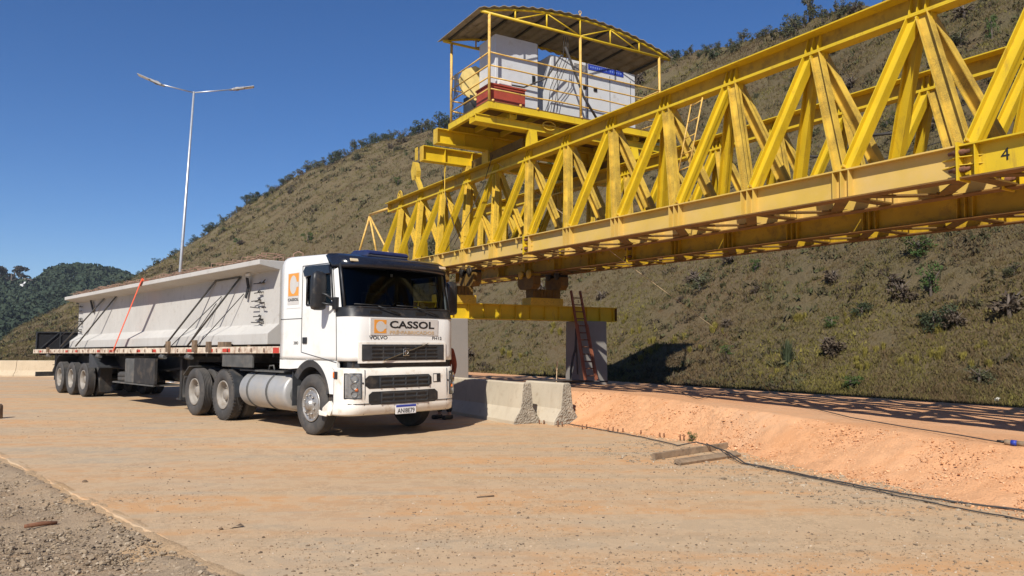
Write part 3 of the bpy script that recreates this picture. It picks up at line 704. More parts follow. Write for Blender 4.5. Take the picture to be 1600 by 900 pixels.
core = MB(); core.bb((0.55, 0.12, 0.46), (1.12, W - 0.12, 1.25)); core.build('front_crossmember', M['dark'], tractor)
sm_ = MB()
for v in (0.28, W - 0.28): sm_.tube([bump_front(v, z, 0.006) for z in (0.40, 0.55, 0.75, 1.0, 1.12)], 0.006, 5)
sm_.tube([bump_front(v, 0.575, 0.004) for v in np.linspace(0.05, W - 0.05, 24)], 0.007, 5)
sm_.build('bumper_seam', M['grille'], tractor)
bd = MB()
for a, b in zip(np.linspace(0.06, W - 0.06, 14)[:-1], np.linspace(0.06, W - 0.06, 14)[1:]):
    p, q2 = bump_front(a, 1.13, -0.05), bump_front(b, 1.13, -0.05)
    bd.add([(p.x, a, 1.13), (q2.x, b, 1.13), (q2.x, b, 1.27), (p.x, a, 1.27)], [(0, 1, 2, 3)])
bd.build('dark_gap', M['black'], tractor)
def slot(v0, v1, z0, z1, cut, rows, name, N=22):
    """a recessed grille with rounded ends, ribs and uprights"""
    f = lambda v, z, o: bump_front(v, z, o)
    mb = MB(); vs = np.linspace(v0, v1, N); V = []; F = []
    for v in vs:
        e = min(1, (v - v0) / 0.06 + 0.55, (v1 - v) / 0.06 + 0.55); zc, hz = (z0 + z1) / 2, (z1 - z0) / 2 * e
        V += [tuple(f(v, zc - hz + 2 * hz * q / 7, 0.006)) for q in range(8)]
    F = [(8 * k + q, 8 * k + 8 + q, 8 * k + 9 + q, 8 * k + 1 + q) for k in range(N - 1) for q in range(7)]
    mb.add(V, F); g = mb.build(name, M['black'], tractor)
    rb = MB()
    for k in range(rows):
        z = z0 + (z1 - z0) * (k + 0.5) / rows; a, b = v0 + cut, v1 - cut * (0.25 if v1 < 1.7 else 1)
        pts = np.linspace(a, b, 9)
        for p, q in zip(pts[:-1], pts[1:]): rb.bar(f(p, z, 0.012), f(q, z, 0.012), 0.02, (z1 - z0) / rows * 0.42, (0.4, 0, 1))
    for v in np.linspace(v0 + cut, v1 - cut * (0.25 if v1 < 1.7 else 1), 5): rb.bar(f(v, z0 + 0.012, 0.014), f(v, z1 - 0.012, 0.014), 0.022, 0.022, (0, 1, 0))
    rb.build('grille_ribs', M['grille'], g)
slot(0.29, 1.62, 0.815, 1.025, 0.27, 3, 'bumper_grille'); slot(0.345, 1.755, 0.545, 0.765, 0.24, 3, 'bumper_grille')
nf = MB()
N_ = 10; vs_ = np.linspace(0.50, 1.60, N_)
nf.add([tuple(bump_front(v, z, 0.004)) for v in vs_ for z in (0.495, 0.515)], [(2 * k, 2 * k + 2, 2 * k + 3, 2 * k + 1) for k in range(N_ - 1)]); nf.build('air_slot', M['black'], tractor)
def patch(mb, v0, v1, z0, z1, out, fn=bump_front, N=5, slant=0.0):
    vs = np.linspace(v0, v1, N)
    mb.add([tuple(fn(v + slant * (z - z0), z, out)) for v in vs for z in (z0, z1)], [(2 * k, 2 * k + 2, 2 * k + 3, 2 * k + 1) for k in range(N - 1)])
mb = MB(); patch(mb, 1.66, 1.83, 0.88, 1.03, 0.005); mb.build('tow_hatch', M['black'], tractor)
for q_ in (0.235, W - 0.262): mb = MB(); patch(mb, q_, q_ + 0.027, 0.89, 0.92, 0.005, N=2); mb.build('tow_eye_hole', M['black'], tractor)
mb = MB(); patch(mb, 1.665, 1.735, 0.895, 1.015, 0.012); mb.build('hatch_flap', M['white_dirty'], tractor)
# headlamps
for s_, a, b in ((1, 0.02, 0.215), (-1, W - 0.215, W - 0.015)):
    hl = MB(); patch(hl, a, b, 0.665, 1.06, 0.006, N=6); h = hl.build('headlight', M['hub'], tractor)
    fr2 = MB(); pts = [bump_front(v, z, 0.01) for v, z in ((a, 0.665), ((a + b) / 2, 0.665), (b, 0.665), (b, 0.86), (b, 1.06), ((a + b) / 2, 1.06), (a, 1.06), (a, 0.86), (a, 0.665))]
    fr2.tube(pts, 0.011, 6); fr2.build('headlight_frame', M['grille'], h)
    for zc, rr, mt in ((0.985, 0.062, 'chrome'), (0.865, 0.055, 'chrome'), (0.735, 0.05, 'alu')):
        c = bump_front((a + b) / 2, zc, 0.004); rf = MB(); nrm = Vector((0.8, -0.6 * s_, 0)).normalized()
        rf.lathe([(0.012, rr), (0.0, rr * 0.9), (-0.025, rr * 0.55), (-0.03, 0.001)], c + nrm * 0.012, nrm, 20); rf.build('reflector', M[mt], h)
    am = MB(); c = bump_front((a + b) / 2 + 0.03 * s_, 0.80, 0.012); am.lathe([(0, 0.03), (0.02, 0.02), (0.025, 0.001)], c, Vector((1, -0.4 * s_, 0)), 14); am.build('indicator_bulb', M['amber'], h)
    ln = MB(); patch(ln, a + 0.005, b - 0.005, 0.67, 1.055, 0.045, N=6); ln.build('headlight_lens', M['lens'], h)
for s_, y0 in ((-1, 0.0), (1, W)):
    bk = MB(); bk.bb((0.775, y0 - 0.025 if s_ < 0 else y0 + 0.001, 0.97), (0.88, y0 - 0.001 if s_ < 0 else y0 + 0.025, 1.09)); bl2 = bk.build('side_marker', M['black'], tractor, 0.01)
    bk = MB(); bk.bb((0.765, y0 - 0.03 if s_ < 0 else y0 + 0.002, 0.985), (0.805, y0 - 0.002 if s_ < 0 else y0 + 0.03, 1.08)); bk.build('amber_lamp', M['amber'], bl2, 0.006)
# upper grille
mb = MB(); patch(mb, 0.17, 1.95, 1.225, 1.565, 0.012, front_pt, 14); gg = mb.build('grille_frame', M['white_dirty'], tractor)
q = gg.modifiers.new('thick', 'SOLIDIFY'); q.thickness = 0.02; q.offset = 0
mb = MB(); patch(mb, 0.22, 1.90, 1.265, 1.53, 0.028, front_pt, 14); gr = mb.build('grille', M['black'], tractor)
rb = MB()
for z in (1.31, 1.375, 1.44, 1.50):
    pts = [front_pt(v, z, 0.034) for v in np.linspace(0.40, 1.74, 12)]
    for p, q in zip(pts[:-1], pts[1:]): rb.bar(p, q, 0.014, 0.022, (0.4, 0, 1))
for v in (0.62, 0.84, 1.06, 1.28, 1.5): rb.bar(front_pt(v, 1.28, 0.032), front_pt(v, 1.52, 0.032), 0.014, 0.022, (0, 1, 0))
for a, b in ((0.235, 0.40), (1.74, 1.885)): patch(rb, a, b, 1.28, 1.515, 0.031, front_pt, 4)
rb.build('grille_ribs', M['grille'], gr)
sl_ = MB(); sl_.bar(front_pt(0.60, 1.262, 0.052), front_pt(1.52, 1.545, 0.052), 0.012, 0.02, (1, 0, 0)); sl_.build('diagonal_trim', M['chrome'], gr)
em = MB(); c = front_pt(1.06, 1.40, 0.055); em.box(c, (0.015, 0.125, 0.125)); e_ = em.build('emblem', M['chrome'], gr, 0.006)
em = MB(); em.box(c + Vector((0.009, 0, 0)), (0.006, 0.10, 0.10)); em.build('emblem_ground', M['ink'], gr)
em = MB(); em.tube([c + Vector((0.014, 0.034 * math.cos(a), 0.034 * math.sin(a))) for a in np.linspace(0, 6.2832, 17)], 0.006, 5, cap=False); em.box(c + Vector((0.014, 0, 0)), (0.006, 0.06, 0.014)); em.build('emblem_ring', M['chrome'], gr)
# lettering on the front
EY_, EZ_ = (0, 1, 0), (0, 0, 1)
sg = MB(); sg.bb((1.195, 0.38, 1.685), (1.2215, 1.78, 1.965)); sign = sg.build('name_sign', M['sign'], tractor)
sx = 1.2216
lg = MB(); lg.bb((sx + 0.0005, 0.45, 1.715), (sx + 0.003, 0.69, 1.935)); lg.build('logo_square', M['orange'], sign)
lg = MB(); lg.lathe([(0, 0.001), (0, 0.088)], (sx + 0.0045, 0.575, 1.825), (1, 0, 0), 28, False); lg.bb((sx + 0.0042, 0.62, 1.79), (sx + 0.0048, 0.692, 1.86)); lg.build('logo_letter', M['sign'], sign)
text('lettering', 'CASSOL', 0.125, (sx, 0.755, 1.80), EY_, EZ_, M['ink'], sign, 0.94, 0.028)
text('lettering', 'PRÉ•FABRICADOS', 0.072, (sx, 0.755, 1.702), EY_, EZ_, M['tan_ink'], sign, 0.94, 0.035)
text('maker_lettering', 'VOLVO', 0.06, (1.2145, 0.36, 1.612), EY_, EZ_, M['ink'], tractor, 0.36, 0.02, 0.002)
text('model_lettering', 'FH12', 0.052, (1.2145, 1.66, 1.614), EY_, EZ_, M['ink'], tractor, 0.21, 0.014, 0.002)
pl = MB(); pl.box((1.285, 1.06, 0.455), (0.012, 0.42, 0.155)); pl_ = pl.build('licence_plate', M['plate'], tractor, 0.006)
pb = MB(); pb.box((1.2925, 1.06, 0.512), (0.003, 0.41, 0.035)); pb.build('plate_band', M['blue'], pl_)
text('plate_lettering', 'ANI8E79', 0.078, (1.291, 0.885, 0.393), EY_, EZ_, M['ink'], pl_, 0.35, 0.012, 0.003)
# side sticker
ss = MB(); ss.prism([(-0.90, 2.17), (-0.375, 2.17), (-0.36, 2.24), (-0.36, 2.80), (-0.40, 2.875), (-0.87, 2.875), (-0.91, 2.81), (-0.915, 2.23)], (0, 0.0, 0), (1, 0, 0), (0, 0, 1), (0, -0.006, 0)); ss.build('sleeper_panel', M['white'], tractor, 0.004)
ss = MB(); ss.bb((-0.845, -0.009, 2.235), (-0.435, -0.0065, 2.80)); sk = ss.build('side_sticker', M['sign'], tractor)
ss = MB(); ss.bb((-0.82, -0.012, 2.39), (-0.455, -0.0095, 2.79)); ss.build('logo_square', M['orange'], sk)
V = [(-0.64 + 0.125 * math.cos(a), -0.0135, 2.59 + 0.165 * math.sin(a)) for a in np.linspace(0, 6.2832, 29)[:-1]]
ss = MB(); ss.add(V, [tuple(range(28))]); ss.bb((-0.55, -0.0138, 2.545), (-0.453, -0.0130, 2.635)); ss.build('logo_letter', M['sign'], sk)
text('lettering', 'CASSOL', 0.05, (-0.83, -0.009, 2.30), (1, 0, 0), EZ_, M['ink'], sk, 0.385, 0.028)
text('power_lettering', '380', 0.055, (-0.60, 0.0, 1.53), (1, 0, 0), EZ_, M['ink'], tractor, 0.16, 0.01)
# sun visor
def vis(v, k):
    """k: 0 low front edge .. 3 roof edge"""
    c = 1 - ((v - W / 2) / (W / 2 + 0.03)) ** 2; c = max(c, 0) ** 0.35
    return [(0.70 + 0.40 * c, 2.785), (0.69 + 0.46 * c, 2.85), (0.66 + 0.40 * c, 2.965), (0.56 + 0.22 * c, 3.045)][k]
vs = np.linspace(-0.03, W + 0.03, 25); V = []; F = []
for v in vs:
    for k in range(4): u, z = vis(v, k); V.append((u, v, z))
    u, z = vis(v, 3); V.append((u - 0.08, v, z - 0.03)); u, z = vis(v, 0); V.append((u - 0.06, v, z + 0.03))
for i in range(len(vs) - 1):
    for k in range(6): F.append((6 * i + k, 6 * i + (k + 1) % 6, 6 * i + 6 + (k + 1) % 6, 6 * i + 6 + k))
F += [tuple(range(6)), tuple(6 * (len(vs) - 1) + k for k in range(6))]
mb = MB(); mb.add(V, F, True); vo = mb.build('sun_visor', M['visor'], tractor)
for v in (0.20, W - 0.20):
    u, z = vis(v, 2); u1, z1 = vis(v, 1); mk = MB(); mk.box(((u + u1) / 2 + 0.012, v, (z + z1) / 2 + 0.01), (0.02, 0.15, 0.055), Matrix.Rotation(-0.55, 3, 'Y')); mk.build('marker_lamp', simple('cream_lamp_lens', (0.60, 0.50, 0.33), 0.3) if v < 1 else M['tan_ink'], vo, 0.006)
# roof hatch
hp = [(0.02, 3.08), (0.55, 3.06), (0.62, 3.11), (0.56, 3.175), (0.12, 3.20), (0.02, 3.16)]
mb = MB(); mb.prism(hp, (0.10, 0.66, -0.015), (1, 0, 0), (0, 0, 1), (0, 0.86, 0)); mb.build('roof_hatch', M['hatch'], tractor, 0.03)
# mirrors
for s_, y0 in ((-1, 0.0), (1, W)):
    mb = MB(); pr_ = [(0.0, 0.06), (0.02, 0.115), (0.06, 0.13), (0.50, 0.13), (0.60, 0.115), (0.64, 0.05)]
    y = y0 + (-0.20 if s_ < 0 else 0.36); V = []; F = []; n = 16
    for h, q in pr_:
        for k in range(n):
            a = 2 * math.pi * k / n; ca, sa = math.cos(a), math.sin(a)
            V.append((0.56 + 0.075 * q / 0.13 * math.copysign(abs(ca) ** 0.6, ca), y + q * math.copysign(abs(sa) ** 0.6, sa), 2.09 + h))
    for i in range(len(pr_) - 1):
        for k in range(n): F.append((i * n + k, i * n + (k + 1) % n, (i + 1) * n + (k + 1) % n, (i + 1) * n + k))
    F += [tuple(range(n)), tuple((len(pr_) - 1) * n + k for k in range(n))]
    mb.add(V, F, True); mo = mb.build('mirror', M['black'], tractor)
    ma = MB(); ma.tube([(0.58, y, 2.38), (0.68, y0 + s_ * 0.12, 2.34), (0.78, y0 + s_ * 0.03, 2.24)], 0.02, 8); ma.tube([(0.58, y, 2.22), (0.68, y0 + s_ * 0.12, 2.19), (0.78, y0 + s_ * 0.03, 2.17)], 0.02, 8)
    ma.bb((0.74, y0 + s_ * 0.05 if s_ < 0 else y0 - 0.005, 2.10), (0.86, y0 + 0.005 if s_ < 0 else y0 + s_ * 0.05, 2.30)); ma.build('mirror_arm', M['black'], mo)
# wipers
for v0, v1 in ((0.55, 0.98), (1.35, 1.80)):
    wp = MB(); wp.tube([front_pt(v0, 2.16, 0.045), front_pt((v0 + v1) / 2, 2.10, 0.05), front_pt(v1, 2.03, 0.03)], 0.011, 6); wp.tube([front_pt(v0 - 0.42, 2.185, 0.035), front_pt(v0 + 0.25, 2.175, 0.035)], 0.009, 5); wp.build('wiper', M['ink'], tractor)
vt = MB()
for v in (0.50, 1.42): vt.box(front_pt(v, 2.055, 0.01), (0.02, 0.22, 0.06))
vt.build('cowl_vent', M['ink'], tractor)
# inside of the cab
it = MB(); it.bb((0.35, 0.10, 1.6), (0.86, W - 0.10, 2.10)); it.bb((-1.0, 0.08, 1.3), (0.8, W - 0.08, 1.5)); it.build('dashboard', M['lining'], tractor, 0.03)
for v in (0.5, 1.62):
    st = MB(); st.bb((-0.55, v - 0.25, 1.6), (0.0, v + 0.25, 1.95)); st.bb((-0.62, v - 0.25, 1.9), (-0.48, v + 0.25, 2.52)); st.bb((-0.60, v - 0.13, 2.52), (-0.50, v + 0.13, 2.70)); st.build('seat', M['lining'], tractor, 0.04)
sw = MB(); sw.tube([(0.25 + 0.07 * math.sin(a), 1.62 + 0.22 * math.cos(a), 2.12 + 0.17 * math.sin(a)) for a in np.linspace(0, 6.2832, 25)], 0.014, 6, cap=False); sw.tube([(0.25, 1.62, 2.12), (0.45, 1.62, 2.0)], 0.03, 8); sw.bar((0.25, 1.42, 2.12), (0.25, 1.82, 2.12), 0.03, 0.03); sw.build('steering_wheel', M['ink'], tractor)
sk2 = MB(); sk2.box((0.885, 1.02, 2.72), (0.004, 0.05, 0.05)); sk2.build('windscreen_sticker', M['sign'], tractor)
# chassis, tank, catwalk, guards
ch = MB()
for v in (0.68, W - 0.68): ch.ibeam((-5.9, v, 0.86), (0.9, v, 0.86), 0.27, 0.09, 0.012, 0.014)
for x in (-5.6, -4.3, -3.0, -1.6, -0.6): ch.bb((x - 0.06, 0.70, 0.80), (x + 0.06, W - 0.70, 0.93))
for x in (0, -3.55, -5.02): ch.tube([(x, 0.28, 0.51), (x, W - 0.28, 0.51)], 0.075, 10)
for x in (-3.55, -5.02): ch.tube([(x + 0.16, 1.08, 0.53), (x - 0.16, 1.08, 0.53)], 0.2, 14)
ch.build('chassis', M['dark'], tractor)
bk = MB(); bk.bb((-1.06, 0.25, 0.75), (0.5, W - 0.25, 1.30)); bk.build('engine_cover', M['dark'], tractor)
cwk = MB(); cwk.bb((-3.0, 0.12, 1.015), (-1.15, 0.75, 1.045)); cwk.tube([(-1.9, 0.2, 1.04), (-1.88, 0.2, 1.13), (-1.72, 0.2, 1.14), (-1.68, 0.2, 1.04)], 0.015, 6); cwk.build('catwalk', M['grey_box'], tractor)
fw = MB(); fw.lathe([(0, 0.001), (0, 0.45), (0.05, 0.46), (0.05, 0.001)], (-4.25, 1.08, 1.16), (0, 0, 1), 28); fw.bb((-4.7, 0.7, 1.0), (-3.8, W - 0.7, 1.15)); fw.build('fifth_wheel', M['dark'], tractor)
tk = MB(); R_ = 0.345; tk.lathe([(0, 0.001), (0.0, 0.30), (0.03, 0.335), (0.06, R_), (1.80, R_), (1.83, 0.335), (1.86, 0.30), (1.86, 0.001)], (-2.82, 0.36, 0.66), (1, 0, 0), 40)
tko = tk.build('fuel_tank', M['alu'], tractor)
for x in (-2.42, -1.62):
    b = MB(); b.lathe([(-0.03, R_ + 0.002), (-0.03, R_ + 0.012), (0.03, R_ + 0.012), (0.03, R_ + 0.002)], (x, 0.36, 0.66), (1, 0, 0), 36); b.build('tank_strap', M['grey_box'], tko)
b = MB(); b.lathe([(0, 0.215), (0.012, 0.215), (0.012, 0.001)], (-0.962, 0.36, 0.63), (1, 0, 0), 30); b.build('tank_end_disc', M['grey_box'], tko)
gd = MB(); gd.bb((-0.735, 0.06, 0.45), (-0.72, 0.60, 1.06)); gd.build('wheel_flap', M['grille'], tractor)
bx = MB(); bx.bb((-0.715, 0.14, 0.46), (-0.60, 0.5, 0.80)); bx.build('air_box', M['grey_box'], tractor, 0.02)
fl = MB()
a0 = [(-5.02 + 0.60 * math.cos(a), 0.52 + 0.60 * math.sin(a)) for a in np.linspace(math.radians(150), math.radians(195), 8)]
for (a, b), (c, d) in zip(a0[:-1], a0[1:]): fl.bar((a, 0.30, b), (c, 0.30, d), 0.58, 0.018, (0, 1, 0) if False else (1, 0, 0.2))
fl.bar((-5.62, 0.30, 0.86), (-5.30, 0.30, 1.06), 0.58, 0.015, (0.3, 0, 1)); fl.build('mudguard', M['grey_box'], tractor)
fl = MB(); a1 = [(-3.55 + 0.57 * math.cos(a), 0.52 + 0.57 * math.sin(a)) for a in np.linspace(math.radians(-3), math.radians(62), 10)]
V = []; F = []
for a, b in a1: V += [(a, 0.02, b), (a, 0.62, b)]
F = [(2 * k, 2 * k + 1, 2 * k + 3, 2 * k + 2) for k in range(len(a1) - 1)]
fl.add(V, F); fo = fl.build('mudguard', M['grille'], tractor); q = fo.modifiers.new('t', 'SOLIDIFY'); q.thickness = 0.015
hs = MB(); hs.tube([(-1.30 - 0.35 * math.sin(k), 0.6 + 0.9 * k / 6.28, 1.30 - 0.12 * math.sin(k / 2)) for k in np.linspace(0, 6.28, 16)], 0.018, 6); hs.build('air_hose', M['tan_ink'], tractor)

# ================================================================ the trailer
trailer = thing('semi_trailer', 'long flatbed semi-trailer with a cream and red edge rail carrying the concrete beam', 'trailer', M=TR)
TW = 2.25
def dz(x): return 1.497 + (x + 1.1) * 0.0062           # top of the load bed
dk = MB(); dk.prism([(-19.5, dz(-19.5) - 0.09), (-1.15, dz(-1.15) - 0.09), (-1.15, dz(-1.15)), (-19.5, dz(-19.5))], (0, 0.05, 0), (1, 0, 0), (0, 0, 1), (0, TW - 0.10, 0)); dk.build('load_bed', M['wood'], trailer)
M['rail'] = simple('chipped_cream_paint', (0.62, 0.53, 0.41), 0.7, var=0.12, scale=4, dirt=(0.22, 0.085, 0.04), dirt_amt=0.55, dscale=6)
for y0 in (0.0, TW - 0.05):
    rl = MB(); rl.prism([(-19.52, dz(-19.5) - 0.135), (-1.12, dz(-1.12) - 0.125), (-1.12, dz(-1.12) + 0.003), (-19.52, dz(-19.5) + 0.003)], (0, y0, 0), (1, 0, 0), (0, 0, 1), (0, 0.05, 0)); ro = rl.build('edge_rail', M['rail'], trailer, 0.006)
    if y0 == 0:
        rd = MB()
        for k in range(15):
            x = -18.6 + k * 1.1
            if k % 3 != 2: rd.bb((x, -0.006, dz(x) - 0.10), (x + 0.26, -0.001, dz(x) - 0.035))
        rd.bb((-3.55, -0.008, dz(-3.4) - 0.10), (-3.2, -0.001, dz(-3.4) - 0.03)); rd.bb((-1.36, -0.008, dz(-1.2) - 0.12), (-1.14, -0.001, dz(-1.2) - 0.02)); rd.build('red_reflector', M['red_lens'], ro)
        hk = MB()
        for k in range(34):
            x = -19.2 + k * 0.53; hk.tube([(x, -0.012, dz(x) - 0.03), (x + 0.03, -0.03, dz(x) - 0.06), (x, -0.012, dz(x) - 0.10)], 0.009, 5)
        hk.build('lashing_hook', M['rust'], ro)
sb = MB()
for v in (0.62, TW - 0.62):
    sb.ibeam((-19.2, v, 1.05), (-6.3, v, 1.09), 0.44, 0.14, 0.014, 0.018); sb.ibeam((-6.3, v, 1.24), (-1.4, v, 1.27), 0.20, 0.14, 0.014, 0.018)
for k in range(24): x = -19 + k * 0.76; sb.bb((x - 0.03, 0.08, dz(x) - 0.20), (x + 0.03, TW - 0.08, dz(x) - 0.095))
for x in (-16.0, -14.68, -13.37): sb.tube([(x, 0.3, 0.51), (x, TW - 0.3, 0.51)], 0.07, 10)
for v in (0.62, TW - 0.62):
    sb.bar((-6.6, v, 1.02), (-9.3, 0.2 if v < 1 else TW - 0.2, 0.75), 0.05, 0.06); sb.bar((-8.2, v, 1.25), (-5.6, 0.1 if v < 1 else TW - 0.1, 1.28), 0.05, 0.05)
sb.build('trailer_frame', M['dark'], trailer)
for x in (-16.0, -14.68, -13.37): wheel(trailer, x, 0.0, 1, 'plain', True, 0.505); wheel(trailer, x, TW, -1, 'plain', True, 0.505)
tb = MB(); tb.bb((-9.75, 0.06, 0.56), (-9.05, 0.66, 1.18)); to = tb.build('tool_box', M['grey_box'], trailer, 0.02)
tb = MB(); tb.bb((-9.03, 0.06, 0.57), (-7.55, 0.12, 1.20)); tb.build('side_panel', M['dark'], trailer)
tb = MB(); tb.bb((-10.7, 0.05, 0.52), (-7.6, 0.75, 0.555)); tb.build('spare_carrier', M['grey_box'], trailer)
sp = MB(); sp.lathe([(0, 0.30), (0.0, 0.46), (0.03, 0.50), (0.11, 0.505), (0.115, 0.49), (0.125, 0.49), (0.13, 0.505), (0.21, 0.50), (0.25, 0.46), (0.25, 0.30)], (-10.28, 0.58, 0.56), (0, 0, 1), 40, closed=True); sp.build('spare_tyre', M['rubber'], trailer)
for v in (0.42, TW - 0.42): lg = MB(); lg.bb((-6.75, v - 0.06, 0.28), (-6.62, v + 0.06, 1.2)); lg.bb((-6.83, v - 0.1, 0.24), (-6.54, v + 0.1, 0.28)); lg.build('landing_leg', M['dark'], trailer)
gb = MB(); gb.bb((-3.66, 0.04, 1.085), (-2.30, 0.09, 1.36)); gb.build('grey_side_plate', M['grey_box'], trailer, 0.01)
mg = MB(); mg.prism([(-12.85, 1.32), (-12.72, 1.32), (-11.95, 0.92), (-11.95, 0.88), (-12.85, 0.88)], (0, 0.03, 0), (1, 0, 0), (0, 0, 1), (0, 0.60, 0)); mg.build('mudguard', M['grille'], trailer); mg = MB(); mg.bb((-12.72, 0.30, 0.16), (-12.70, 0.62, 0.878)); mg.build('mud_flap', M['dark'], trailer)
atk = MB()
for v_ in (0.8, 1.35): atk.lathe([(0, 0.001), (0, 0.17), (0.04, 0.2), (1.3, 0.2), (1.34, 0.17), (1.34, 0.001)], (-8.9, v_, 0.80), (1, 0, 0), 18)
atk.bb((-7.5, 0.7, 0.60), (-5.9, 1.5, 1.04)); atk.build('air_tank', M['dark'], trailer)
mg = MB(); pts = [(-16.02 + 0.62 * math.cos(a), 0.52 + 0.70 * math.sin(a)) for a in np.linspace(math.radians(95), math.radians(190), 10)]
V = []
for a, b in pts: V += [(a, 0.02, b), (a, 0.64, b)]
mg.add(V, [(2 * k, 2 * k + 1, 2 * k + 3, 2 * k + 2) for k in range(len(pts) - 1)]); fo = mg.build('mudguard', M['grille'], trailer); q = fo.modifiers.new('t', 'SOLIDIFY'); q.thickness = 0.015
ub = MB(); ub.bb((-19.3, 0.05, 0.44), (-19.18, TW - 0.05, 0.60)); ub.bar((-19.2, 0.6, 0.6), (-18.6, 0.6, 1.0), 0.08, 0.1); ub.bar((-19.2, 1.6, 0.6), (-18.6, 1.6, 1.0), 0.08, 0.1); ub.build('rear_bumper', M['dark'], trailer)
tl = MB(); x = -19.42; z0 = dz(x); tl.bb((x, 0.04, z0 + 0.02), (x + 0.015, TW - 0.04, z0 + 0.62)); tg_ = tl.build('tailboard', M['cloth'], trailer)
tl = MB(); tl.bar((x + 0.03, 0.04, z0 + 0.62), (x + 0.03, TW - 0.04, z0 + 0.62), 0.04, 0.04)
for v in (0.06, 0.8, 1.5, TW - 0.06): tl.bar((x + 0.03, v, z0), (x + 0.03, v, z0 + 0.62), 0.035, 0.035, (0, 1, 0))
tl.bar((x + 0.03, 0.2, z0 + 0.04), (x + 0.03, 0.75, z0 + 0.6), 0.035, 0.035, (1, 0, 0)); tl.bar((x + 0.03, 0.85, z0 + 0.04), (x + 0.03, 1.45, z0 + 0.6), 0.035, 0.035, (1, 0, 0)); tl.build('tailboard_frame', M['grille'], tg_)
for x, h in ((-6.55, 0.25), (-5.0, 0.26), (-4.25, 0.22), (-17.4, 0.16)):
    stk = MB(); stk.bb((x, -0.07, dz(x) - 0.10), (x + 0.16, -0.004, dz(x) - 0.10 + h)); stk.build('stake', M['wood'], trailer, 0.006)
wk = MB(); wk.bb((-3.9, 0.04, dz(-3.7) + 0.004), (-3.5, 0.16, dz(-3.7) + 0.11)); wk.build('packing_block', M['wood'], trailer, 0.006)
ck = MB()
for x in (-12.2, -7.2, -5.6, -17.8): ck.tube([(x, 0.06, dz(x) - 0.21), (x + 0.30, 0.06, dz(x) - 0.21)], 0.055, 10); ck.bb((x + 0.08, 0.02, dz(x) - 0.18), (x + 0.2, 0.1, dz(x) - 0.12))
ck.build('ratchet_winch', M['grey_box'], trailer)

# ================================================================ the concrete beam
beam = thing('concrete_beam', 'pale precast concrete beam with a wide top flange lying on the flatbed trailer', 'beam', M=TR)
def bz_(x, z): return z + (x + 2.02) * 0.0062 + 0.0
XA, XB = -15.70, -2.02
prof = [(0.20, 1.535), (2.06, 1.535), (2.06, 1.75), (1.83, 1.94), (1.83, 2.99), (2.26, 3.065), (2.26, 3.165), (0.0, 3.165), (0.0, 3.065), (0.43, 2.99), (0.43, 1.94), (0.20, 1.75)]
mb = MB(); n = len(prof)
xs = [XA, XB]
V = [(x, v, bz_(x, z)) for x in xs for v, z in prof]
mb.add(V, [tuple(range(n)), tuple(range(n, 2 * n))] + [(i, (i + 1) % n, n + (i + 1) % n, n + i) for i in range(n)])
mb.build('beam_body', M['precast'], beam, 0.012)
bs2 = MB()
for x in (-14.9, -8.8, -2.9): bs2.bb((x, 0.22, dz(x) + 0.003), (x + 0.12, 2.05, dz(x) + 0.055))
bs2.build('timber_bearer', M['wood'], beam)
rb = MB()
for k in range(64):
    x = XA + 0.12 + k * 0.212
    if x > XB - 0.05: break
    for v0, v1 in ((0.22, 0.62), (1.6, 2.0)):
        h = 0.13 + random.uniform(-0.03, 0.05); z = bz_(x, 3.16); j = random.uniform(-0.05, 0.05)
        rb.tube([(x, v0, z), (x + j, v0 + 0.01, z + h), (x + j, v1, z + h), (x, v1, z)], 0.011, 5)
for v in (0.10, 0.24, 0.5, 0.75, 1.0, 1.3, 1.6, 1.9):
    pts = [(x, v + random.uniform(-0.03, 0.03), bz_(x, 3.20 + random.uniform(0, 0.09))) for x in np.linspace(XA + 0.1, XB - 0.05, 40)]; rb.tube(pts, 0.009, 5)
for k in range(60):
    x = random.uniform(XA + 0.2, XB - 0.3); rb.bar((x, random.uniform(0.05, 0.3), bz_(x, 3.20)), (x + random.uniform(-0.3, 0.3), random.uniform(0.5, 1.2), bz_(x, 3.22 + random.uniform(0, 0.05))), 0.016, 0.016)
for x in (XA + 0.4, XB - 0.35, -3.2, -4.4):
    rb.tube([(x, 0.9, bz_(x, 3.15)), (x, 0.9, bz_(x, 3.38)), (x + 0.1, 0.95, bz_(x, 3.42)), (x + 0.2, 1.0, bz_(x, 3.38)), (x + 0.2, 1.0, bz_(x, 3.15))], 0.014, 6)
rb.build('reinforcement', M['rebar'], beam)
sd = MB()
for x0, zz in ((-2.75, (2.78, 2.6, 2.44, 2.38, 2.28, 2.12, 2.05, 1.99)), (-15.35, (2.85, 2.72, 2.46, 2.38, 2.3, 2.12, 2.06))):
    for z in zz:
        for k in range(3):
            a = random.uniform(-0.25, 0.25); x = x0 + random.uniform(-0.12, 0.12); L = random.uniform(0.12, 0.24)
            sd.tube([(x, 0.435, bz_(x, z)), (x + L * 0.3, 0.36, bz_(x, z - 0.01 + 0.03 * a)), (x + (L if k < 2 else -L), 0.335, bz_(x, z + L * a * 0.7))], 0.011, 5)
sd.build('strand_tails', M['rope'], beam)
